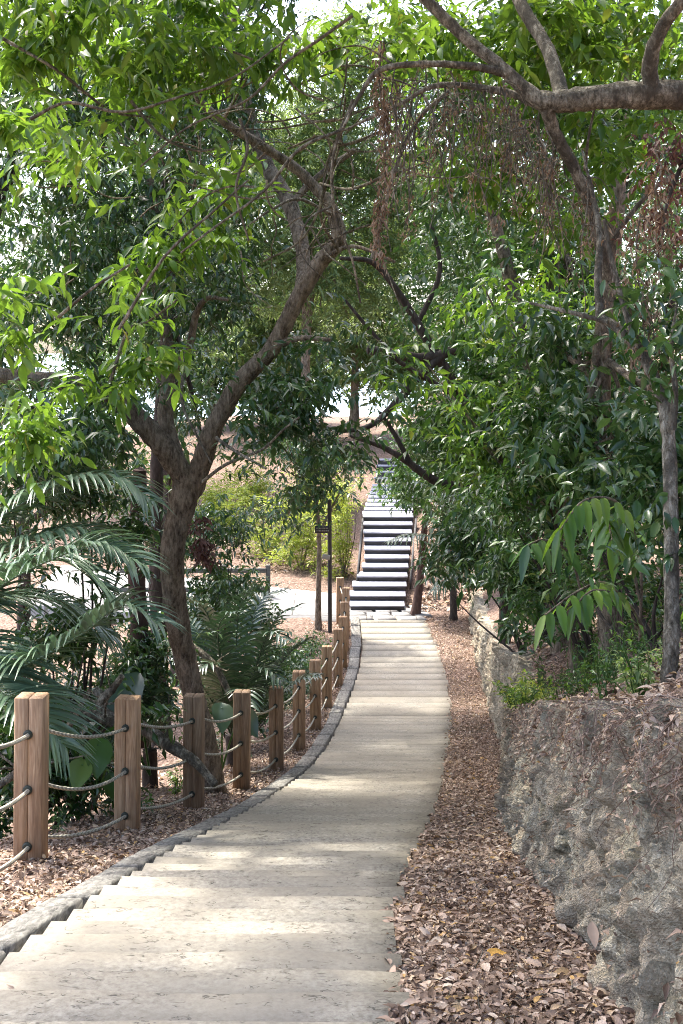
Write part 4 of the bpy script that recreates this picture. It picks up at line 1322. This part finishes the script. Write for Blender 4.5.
pl = empty('bank_palm', (c0[0], c0[1], gz), 'palm on the right bank with a frond reaching over the stairs', 'palm')
palm_trunk(pl, [(c0[0], c0[1], min(gz, c0[2] - .3)), tuple(c0 - [0, 0, .1]), tuple(c0)], [.11, .1, .08])
for fr in ([(505, 530, 23.5), (475, 508, 23.2), (440, 492, 23), (410, 480, 22.8), (380, 478, 22.6)], [(505, 530, 23.5), (470, 545, 23), (440, 538, 22.7), (412, 535, 22.4), (390, 541, 22.2)],
           [(505, 530, 23.5), (500, 480, 23.5), (485, 450, 23.4), (460, 440, 23.3)], [(505, 530, 23.5), (480, 560, 22.8), (455, 570, 22.4), (435, 590, 22.2)]):
    frond(pl, fr, .55, 30, droop=.55, vee=.2, width=.045)

print('plants done')

# ------------------------------------------------------------------ rope fence
PY = [8.0, 10.2, 12.2, 14.4, 16.6, 18.8, 21.0, 23.2, 25.4, 27.3, 29.0, 30.6, 32.0]
PTOP = [695, 697, 695, 691, 687, 671, 660, 646, 629, 616.5, 602, 588, 577.5]
PX = [32, 128, 194, 242, 276, 299, 315, 327, 338, 343, 344.5, 346, 340]
tops = [P(a, b, c) for a, b, c in zip(PX, PTOP, PY)]
fence = empty('rope_fence', (tops[0][0], tops[0][1], float(zp(8))), 'brown timber post and rope fence following the left side of the path', 'fence')
pmb = MB()
for sx in (-1, 1):
    pmb.box((sx * .0465, 0, -.70), (.091, .15, 1.40), 0, .006)
post_me = None
ring_me = None
EYE = (.23, .58, .94)
extended = [P(-75, 693, 6.0)] + tops
frontal = []
for q, tp in enumerate(extended):
    nx = extended[q + 1] if q + 1 < len(extended) else tp + (tp - extended[q - 1])
    pv = extended[q - 1] if q > 0 else tp - (nx - tp)
    d = nx - pv
    ang = math.atan2(d[1], d[0]) - math.pi / 2
    ang *= .55
    frontal.append(ang)
    if post_me is None:
        po = pmb.obj('post', M['post'], fence)
        post_me = po.data
    else:
        po = link('post', post_me, fence)
    po.location = Vector(tp.tolist()) - fence.location
    po.rotation_euler = (random.uniform(-.008, .008), random.uniform(-.008, .008), ang + random.uniform(-.03, .03))
    for ez in EYE:
        if ring_me is None:
            rmb = MB()
            a = np.linspace(0, 2 * np.pi, 12, endpoint=False)
            rmb.tube([(0, -.094, 0), (0, -.089, 0), (0, -.07, 0), (0, .07, 0), (0, .089, 0), (0, .094, 0)], [.022, .030, .030, .030, .030, .022], 12, 1, 0)
            ring_me = rmb.obj('rope_collar', M['ring'], None, True)
            bpy_o = ring_me
            ring_me = bpy_o.data
            bpy.data.objects.remove(bpy_o)
        ro = bpy.data.objects.new('rope_collar', ring_me)
        COL.objects.link(ro)
        ro.parent = po
        ro.location = (0, 0, -ez)
for q in range(len(extended) - 1):
    A, B = extended[q], extended[q + 1]
    for ez in EYE:
        dA = np.array([-math.sin(frontal[q]), math.cos(frontal[q]), 0]) * .095
        dB = np.array([-math.sin(frontal[q + 1]), math.cos(frontal[q + 1]), 0]) * .095
        a, b = A + dA - [0, 0, ez], B - dB - [0, 0, ez]
        sag = random.uniform(.045, .095)
        pts = [a + (b - a) * t - np.array([0, 0, 1]) * sag * 4 * t * (1 - t) for t in np.linspace(0, 1, 12)]
        mb = MB()
        mb.tube(pts, .0135, 7, 2, 0)
        mb.obj('rope', M['rope'], fence, True)

# ------------------------------------------------------------------ stairs
st = empty('timber_staircase', (1.0, 33.5, -7.0), 'flight of outdoor steps with pale treads and shade darkened risers at the end of the path', 'stairs')
NS, RISE, GO = 11, .172, .50
def stair_x(k):
    lft = np.interp(k, [0, 1, 2, 3, 4, 5, 10], [.22, .16, .30, .44, .58, .66, .66])
    rgt = np.interp(k, [0, 10], [1.70, 2.22])
    return lft, rgt
for k in range(NS):
    l, r = stair_x(k)
    y0 = 33.5 + GO * k
    z = -7.0 + RISE * (k + 1)
    mb = MB()
    mb.box(((l + r) / 2, y0 + GO / 2 + .0, z - .02), (r - l, GO + .05, .04), -.02, .008, 0, math.radians(3.5))
    mb.obj('tread', M['stair_tread'], st)
    mb = MB()
    mb.box(((l + r) / 2, y0 + .025, z - .04 - (RISE - .05) / 2), (r - l - .04, .04, RISE - .045), -.02, .004)
    mb.obj('riser', M['stair_riser'], st)
for s in (0, 1):
    mb = MB()
    a = [stair_x(k)[s] + (-.0 if s else .0) for k in (3, 10)]
    V = []
    for k, x in ((3, a[0]), (10, a[1])):
        y0, z = 33.5 + GO * k, -7.0 + RISE * k
        x = x + (.05 if s else -.03)
        V += [[x, y0, z - .25], [x + .05, y0, z - .25], [x + .05, y0, z + .10], [x, y0, z + .10]]
    mb.add(np.array(V), np.array([[0, 1, 5, 4], [1, 2, 6, 5], [2, 3, 7, 6], [3, 0, 4, 7], [3, 2, 1, 0], [4, 5, 6, 7]]))
    mb.obj('stringer', M['stair_riser'], st)
zt = -7.0 + RISE * NS
l, r = stair_x(10)
y0 = 33.5 + GO * NS
for k in range(8):
    q = k / 8
    x_ = (l + r) / 2 + .48 * q
    mb = MB()
    mb.box((x_, y0 + .625 * (k + .5), zt + .055 * k - .02), (r - l, .66, .04), -.02, .006, 0, math.radians(1.0))
    mb.obj('tread', M['stair_tread'], st)
    mb = MB()
    mb.box((x_, y0 + .625 * k + .03, zt + .055 * k - .09), (r - l - .04, .04, .10), -.02, .004)
    mb.obj('riser', M['stair_riser'], st)
st2 = empty('timber_staircase', (1.9, y0 + 5, zt + .4), 'upper flight of steps glimpsed through leaves above the landing', 'stairs')
for k in range(4):
    mb = MB()
    y1, z1 = y0 + 5 + .42 * k, zt + .42 + .18 * (k + 1)
    mb.box((1.95 + .05 * k, y1 + .21, z1 - .02), (1.6, .47, .04), 0, .008)
    mb.obj('tread', M['stair_tread'], st2)
    mb = MB()
    mb.box((1.95 + .05 * k, y1 + .03, z1 - .11), (1.56, .04, .135), 0, .004)
    mb.obj('riser', M['stair_riser'], st2)
# white handrail of the stairs on the right
hr = empty('handrail', P(418, 605, 33.6), 'thin white handrail climbing the right side of the lower steps', 'handrail')
mb = MB()
mb.tube([P(419, 590, 33.8), P(427, 566, 35), P(435, 540, 37)], .018, 6, 4, 0)
mb.obj('rail', M['white'], hr, True)
for (a, b, c, d) in ((420, 589, 612, 33.9), (427, 566, 590, 35), (434, 542, 566, 36.9)):
    mb = MB()
    mb.tube([P(a, b, d), P(a, c, d)], .016, 6, 1, 0)
    mb.obj('baluster', M['white'], hr, True)

# ------------------------------------------------------------------ signpost, railing
sp = empty('signpost', P(330, 632, 31.0), 'black pole with small dark direction boards beside the sapling', 'signpost')
mb = MB()
b0, t0 = P(330, 640, 31), P(329.5, 500, 31)
mb.tube([b0, (b0 + t0) / 2, t0], .052, 10, 1, 0)
mb.obj('pole', M['black'], sp, True)
mb = MB()
mb.box(P(323, 529.5, 30.9), (.40, .03, .18), 0, .006)
bd = mb.obj('sign_board', M['black'], sp)
mb = MB()
for r_ in range(2):
    x = -.16
    while x < .13:
        wv = random.uniform(.012, .028)
        mb.box(P(323, 529.5, 30.9) + np.array([x + wv / 2, -.018, .032 - r_ * .06]), (wv, .006, .035))
        x += wv + .012
mb.obj('lettering', M['letter'], bd)
mb = MB()
mb.box(P(326, 557, 30.9), (.20, .03, .12), 0, .005, math.radians(12))
mb.obj('sign_board', M['letter'], sp)

rl = empty('timber_railing', P(225, 605, 35.2), 'weathered grey timber railing beside the pale side path on the left', 'railing')
for a in (182, 224, 268):
    mb = MB()
    c = P(a, 570, 35.2)
    mb.box((c[0], 35.2, -6.55), (.13, .13, 1.0), 0, .01)
    mb.obj('post', M['grey_timber'], rl)
for yy in (570, 589):
    mb = MB()
    a, b = P(120, yy, 35.2), P(266, yy, 35.2)
    mb.box(((a[0] + b[0]) / 2, 35.1, a[2]), (b[0] - a[0], .06, .13), 0, .01)
    mb.obj('rail', M['grey_timber'], rl)

# ------------------------------------------------------------------ fallen branches behind the fence
def log(label, pts, mat='bark_pale', cat='fallen branch', twigs=4):
    e = empty('fallen_branch', P(*pts[0][:3]), label, cat)
    mb = MB()
    px_tube(mb, pts, 8, 5, .14)
    for q in range(twigs):
        s = random.choice(pts[1:-1]) if len(pts) > 2 else pts[0]
        p0 = P(*s[:3])
        d = rng.normal(size=3) * .25
        d[2] = abs(d[2]) * .8
        mb.tube([p0, p0 + d * .5 + rng.normal(size=3) * .03, p0 + d], [.012, .009, .004], 5, 3, 0)
    mb.obj('limb', M[mat], e, True)


log('thick fallen branch slanting behind the third fence post', [(95, 690, 12.4, 4), (140, 725, 12.2, 6), (165, 742, 12, 7), (195, 762, 11.9, 5), (215, 785, 11.8, 4)])
log('short broken branch stub pointing up behind the second fence post', [(118, 722, 11.2, 5), (100, 705, 11.3, 4.5), (112, 690, 11.2, 4), (122, 676, 11.1, 3)])
log('knotted dead branch lying level behind the first two fence posts', [(38, 712, 11.4, 4), (70, 716, 11.3, 6), (105, 718, 11.2, 6), (135, 735, 11.1, 4)])
log('dead branch lying on the slope at the far left behind the first post', [(-20, 800, 9.6, 3), (20, 770, 9.8, 4), (62, 735, 10, 3.5), (90, 690, 10.2, 2)], twigs=6)
log('pale fallen stick leaning beside the low dark palm', [(232, 700, 16, 3), (214, 665, 16.2, 3.5), (185, 640, 16.4, 3)], 'bark_pale')
log('brown trunk segment standing bare behind the fourth fence post', [(140, 745, 15.6, 11), (141, 690, 15.6, 10), (139, 620, 15.6, 9), (136, 540, 15.6, 8), (140, 470, 15.6, 7)], 'bark_red', 'dead trunk', 2)

# ------------------------------------------------------------------ hanging dead vines
def vine(label, px, y0, y1, Y, n, leafL=.055, mat='leaf_dead', width=5, group='dead vines hanging from the overhead limb'):
    e = empty('dead_vine', P(px, y0, Y), label, 'vine', group)
    pts, x = [], px
    for t in np.linspace(0, 1, 6):
        pts.append(P(x, y0 + (y1 - y0) * t, Y))
        x += random.uniform(-1, 1) * width * 1.1
    pts = np.array(pts)
    mb = MB()
    mb.tube(pts, np.linspace(.0055, .003, 6), 5, 4, 0)
    for _ in range(4):
        i_ = random.randint(0, 3)
        q0 = pts[i_]
        dd = np.array([random.uniform(-1, 1), random.uniform(-.6, .6), -.5]) * random.uniform(.08, .3)
        mb.tube([q0, q0 + dd * .5 + [0, 0, .03], q0 + dd + [0, 0, -.06]], [.004, .003, .0015], 4, 3, 0)
    mb.obj('stem', M['bark_pale'], e, True)
    kc = rng.random(max(4, n // 9))
    t = np.clip(kc[rng.integers(0, len(kc), n)] + rng.normal(size=n) * .03, 0, 1)
    C = np.stack([np.interp(t, np.linspace(0, 1, 6), pts[:, a]) for a in range(3)], 1) + rng.normal(size=(n, 3)) * width / F * Y * .5
    D = rng.normal(size=(n, 3)) * .45
    D[:, 2] -= 1
    Nn = rng.normal(size=(n, 3))
    L = leafL * (.6 + .8 * rng.random(n))
    V, Ft = leaf_arrays(C, unit(D), unit(Nn), L, L * .26, .5, .25)
    link('withered_leaves', np_mesh('withered_leaves', V, [Ft], M[mat]), e)


vine('thick reddish brown strand of withered leaves hanging left of the stairs line', 381, 42, 268, 7.4, 620, .045, 'leaf_dead', 7)
vine('tan tangle of withered vine draped over the bent top of the pale tree', 640, 215, 385, 6.9, 420, .05, 'leaf_dead', 24, 'withered vines on the pale forked tree')
vine('tan clump of dry tendrils hanging beside the reddish dead leaves', 655, 150, 250, 7.0, 200, .05, 'leaf_dead', 12, 'withered vines on the pale forked tree')
for q in range(58):
    a = random.uniform(386, 592)
    y0 = np.interp(a, [392, 430, 500, 550, 585], [66, 66, 74, 108, 170]) + random.uniform(0, 40)
    vine('thin dry vine with curled brown leaves in the curtain below the overhead limb', a, y0, y0 + random.uniform(50, 150), 7.4 + random.uniform(-.2, .6), random.randint(16, 48), .036, 'leaf_dead', 9)
dl = empty('dead_leaf_spray', P(690, 190, 7.4), 'hanging mass of reddish dead leaves at the upper right edge', 'dead branch')
mb = MB()
px_tube(mb, [(720, 110, 7.4, 4), (690, 150, 7.4, 3), (668, 200, 7.3, 2), (660, 250, 7.2, 1)], 6, 4)
mb.obj('stem', M['bark_dark'], dl, True)
Cc = np.concatenate([blob_points(P(680, 150, 7.4), (.16, .16, .2), 60, .08), blob_points(P(676, 235, 7.4), (.16, .16, .22), 60, .08)])
Vv, Ft = sprigs(Cc, .062, 6, 1.0, .38, .14)
link('withered_leaves', np_mesh('withered_leaves', Vv, [Ft], M['leaf_red']), dl)
dl = empty('dead_leaf_spray', P(205, 545, 13.2), 'small clump of dark red dead leaves stuck to the forked trunk', 'dead branch')
Cc = blob_points(P(200, 545, 13.2), (.12, .12, .22), 40, .05)
Vv, Ft = sprigs(Cc, .09, 6, 1.0, .42, .14)
link('withered_leaves', np_mesh('withered_leaves', Vv, [Ft], M['leaf_red']), dl)

# ------------------------------------------------------------------ fallen leaves (uncountable)
def litter(name, X, Y, Lm, lift=.012, mat='leaf_litter', zs=None):
    global HI
    patch = np.sin(X * 5.1 + 2 * np.sin(Y * 2.3)) * np.sin(Y * 4.3 + 1.5 * np.sin(X * 3.7)) + .5 * np.sin(X * 11 + Y * 7)
    keep = rng.random(len(X)) < np.clip(.72 + .45 * patch, .22, 1) if zs is None else np.ones(len(X), bool)
    X, Y = X[keep], Y[keep]
    HI = bool(len(X) > 12000)
    n = len(X)
    Z = (ground_z(X, Y) if zs is None else zs) + rng.random(n) * lift + .006
    a = rng.random(n) * 2 * np.pi
    D = np.stack([np.cos(a), np.sin(a), rng.normal(size=n) * .28], 1)
    D = unit(D)
    Nn = np.stack([rng.normal(size=n) * .38, rng.normal(size=n) * .38, np.ones(n)], 1)
    Nn = unit(Nn)
    L = Lm * np.clip(np.exp(rng.normal(size=n) * .36), .35, 2.0)
    V, Ft = leaf_arrays(np.stack([X, Y, Z], 1), D, Nn, L, L * (.26 + .3 * rng.random(n)), .35, .3)
    HI = False
    o = link(name, np_mesh(name, V, [Ft], M[mat]))
    tag(o, kind='stuff')
    return o


def strip(n, y0, y1, fa, fb, pw=1.0):
    Y = y0 + (y1 - y0) * rng.random(n) ** pw
    a, b = fa(Y), fb(Y)
    return a + (b - a) * rng.random(n), Y


X, Y = strip(76000, 3.2, 33, lambda y: xr(y) - .05, lambda y: xw(y) + .14, 2.0)
litter('leaf_litter', X, Y, .038, .035)
X, Y = strip(46000, 4.8, 32, lambda y: fenceX(y) - .8, lambda y: xl(y) - .23, 1.7)
litter('leaf_litter', X, Y, .040, .035)
X, Y = strip(9000, 4.5, 30, lambda y: fenceX(y) - 3.4, lambda y: fenceX(y) - .7, 1.3)
litter('leaf_litter', X, Y, .085, .04)
X, Y = strip(26000, 3.0, 24, lambda y: xw(y) + .36, lambda y: xw(y) + 2.4, 1.6)
litter('leaf_litter', X, Y, .055, .04)
X, Y = strip(9000, 33.5, 46, lambda y: 1.9 + .13 * (y - 33.5), lambda y: 4.5 + 0 * y)
litter('leaf_litter', X, Y, .12, .04)
X, Y = strip(6000, 38.5, 50, lambda y: -7 + 0 * y, lambda y: .3 + 0 * y)
litter('leaf_litter', X, Y, .14, .04)
# dry sticks in the litter
mb = MB()
for q in range(420):
    Yq = 3.6 + 22 * random.random() ** 1.8
    if random.random() < .6:
        Xq = random.uniform(float(xr(Yq)) + .05, float(xw(Yq)))
    else:
        Xq = random.uniform(float(fenceX(Yq)) - .8, float(xl(Yq)) - .3)
    a_ = random.uniform(0, 6.28)
    l_ = random.uniform(.05, .17)
    p0 = np.array([Xq, Yq, float(zp(Yq)) + .03])
    d_ = np.array([math.cos(a_), math.sin(a_) , random.uniform(-.1, .1)]) * l_
    mb.tube([p0, p0 + d_ * .5 + rng.normal(size=3) * .012, p0 + d_], [.003, .0026, .0014], 4, 2, 0)
tag(mb.obj('leaf_litter', M['bark_pale']), kind='stuff')
# a few leaves blown onto the treads and the wall ledges
X, Y = strip(150, 4, 26, lambda y: xl(y) + .0, lambda y: xr(y) - .0, 1.3)
X = np.where(rng.random(len(X)) < .6, np.where(rng.random(len(X)) < .6, xr(Y) - np.abs(rng.normal(size=len(X))) * .12, xl(Y) + np.abs(rng.normal(size=len(X))) * .08), X)
litter('leaf_litter', X, Y, .034, .0, 'leaf_litter', zp(Y) + .015)
n_ = []
for W in (W1,):
    d1 = W[1:, :-1] - W[:-1, :-1]
    d2 = W[:-1, 1:] - W[:-1, :-1]
    nn = unit(np.cross(d2, d1))
    nn *= np.where(nn[..., :1] > 0, -1, 1)
    ok = np.argwhere((nn[..., 2] > .42))
    ok = ok[rng.permutation(len(ok))[:2200]]
    n_.append(W[ok[:, 0], ok[:, 1]])
Q = np.concatenate(n_)
litter('leaf_litter', Q[:, 0] - .012, Q[:, 1], .032, .01, 'leaf_litter', Q[:, 2] + .006)

nyw, nvw = W1.shape[:2]
ii = (rng.random(16000) ** 1.5 * (nyw - 2)).astype(int)
jj = nvw - 1 - (rng.random(16000) ** 1.8 * 26).astype(int)
Q = W1[ii, jj] + rng.normal(size=(16000, 3)) * .012
litter('leaf_litter', Q[:, 0] - .012, Q[:, 1], .026, .012, 'leaf_litter', Q[:, 2] + .004)

# dry roots and straw trailing over the wall top
mb = MB()
ny_, nv_ = W1.shape[:2]
top_row = nv_ - 9
for q in range(900):
    a = int((random.random() ** 2.0) * (ny_ * .8)) + 3
    row = top_row + random.randint(-6, 8)
    side = random.choice((-1, 1)) * random.random() * 3.0
    pts = []
    n_st = random.randint(4, 7)
    drop = random.choice((1.2, 2.0, 3.0, 4.0))
    for stp in range(n_st):
        aa = int(np.clip(a + side * stp + random.uniform(-1.5, 1.5), 1, ny_ - 2))
        rr = int(np.clip(row - drop * stp, 4, nv_ - 1))
        pts.append(W1[aa, rr] + np.array([-.02 - .02 * random.random(), 0, .02 * random.random()]))
    mb.tube(pts, np.linspace(.0028, .0011, n_st) * .85, 3, 2, 0)
tag(mb.obj('dry_grass', M['straw'], None), kind='stuff')

# ------------------------------------------------------------------ weeds on the bank (each its own plant)
def weed(label, X, Y, h, n, mat, leafL, group, zoff=0, sp=.5):
    z = float(ground_z(X, Y)) + zoff
    e = empty('weed', (X, Y, z), label, 'weed', group)
    mb, B, D = MB(), [], []
    for q in range(n):
        a = random.uniform(0, 6.28)
        tip = np.array([X + math.cos(a) * h * sp * random.random(), Y + math.sin(a) * h * sp * random.random(), z + h * random.uniform(.5, 1)])
        base = np.array([X, Y, z - .03])
        mid = (base + tip) / 2 + rng.normal(size=3) * h * .1
        mb.tube([base, mid, tip], [.004, .003, .0015], 4, 3, 0)
        for t in np.linspace(.3, 1, 7):
            B.append(base + (tip - base) * t + rng.normal(size=3) * .01)
            d = rng.normal(size=3)
            d[2] = d[2] * .4 + .1
            D.append(d)
    mb.obj('stem', M['leaf_mid'], e)
    B, D = np.array(B), unit(np.array(D))
    Nn = rng.normal(size=B.shape) * .4 + [0, 0, 1]
    L = leafL * (.6 + .8 * rng.random(len(B)))
    V, Ft = leaf_arrays(B, D, unit(Nn), L, L * .34, .25, .3)
    link('foliage', np_mesh('foliage', V, [Ft], M[mat]), e)


for q in range(80):
    Yq = random.uniform(5.2, 15.5)
    Xq = float(xw(Yq)) + random.uniform(.5, 2.0)
    weed('small straggly green weed growing through dead leaves on the bank above the rock wall', Xq, Yq, random.uniform(.18, .5), random.randint(5, 10), random.choice(['leaf_mid', 'leaf_mid', 'leaf_dark', 'leaf_bright', 'leaf_pale']), .06, 'weeds on the bank')
for q in range(16):
    Yq = random.uniform(11.5, 14.6)
    Xq = float(xw(Yq)) + random.uniform(.15, .5)
    weed('bright green tuft of weeds at the corner where the rock wall ends', Xq, Yq, random.uniform(.2, .4), random.randint(7, 11), random.choice(['leaf_sun', 'leaf_bright']), .07, 'weeds at the wall corner', float(zp(Yq) + hw(Yq) - ground_z(Xq, Yq)) , .9)
for q in range(24):
    Yq = random.uniform(9, 27)
    Xq = float(fenceX(Yq)) - random.uniform(.4, 1.6)
    weed('low green weed on the leafy slope behind the rope fence', Xq, Yq, random.uniform(.15, .35), random.randint(4, 8), random.choice(['leaf_mid', 'leaf_dark', 'leaf_bright']), .07, 'weeds behind the fence')

# single leaves the eye can pick out
def one_leaf(label, c, D, Nn, L, Wd, col):
    mm, nt = new_mat('single_leaf')
    finish(nt, ramp(nt, tex_noise(nt, coords(nt), 30), [(.3, tuple(x * .8 for x in col)), (.7, col)]).outputs[0], .6)
    mb = MB()
    big_leaf(mb, np.array(c, float), np.array(D, float), L, Wd, .12, 7, np.array(Nn, float))
    o = mb.obj('fallen_leaf', mm, None, True)
    tag(o, label, 'leaf')


one_leaf('single pale tan leaf caught upright on the face of the rock wall', P(599, 916, 4.15) + [-.03, -.04, .0], (.12, -.1, -1), (-.6, -.8, 0), .075, .042, (.55, .38, .26))
one_leaf('orange yellow fallen leaf on the litter near the foot of the rock wall', P(486, 962, 5.05) + [0, 0, .03], (1, .3, .05), (0, -.2, 1), .09, .05, (.55, .30, .06))
one_leaf('yellow leaf lying on the lower left treads of the path', P(46, 996, 4.62) + [0, 0, .03], (1, .3, .0), (0, -.1, 1), .06, .035, (.55, .36, .12))
one_leaf('tan curled leaf on the treads, right of the centre of the lowest path steps', P(235, 1013, 4.45) + [0, 0, .03], (1, -.6, .0), (0, -.1, 1), .05, .03, (.42, .30, .16))
e = empty('twig', P(230, 958, 5.1), 'thin dry forked twig lying on the nearest path treads', 'twig')
mb = MB()
a, b, c_, d_ = [np.array([(x - HX) / F * yy, yy, float(zp(yy)) + .03]) for x, yy in ((220, 5.15), (252, 4.95), (245, 5.2), (228, 5.4))]
mb.tube([a, (a + b) / 2 + [0, .01, .01], b], [.004, .004, .002], 5, 3, 0)
mb.tube([(a * .3 + b * .7), c_, d_], [.003, .003, .0015], 5, 3, 0)
mb.obj('stick', M['bark_dark'], e)
print('scene built')
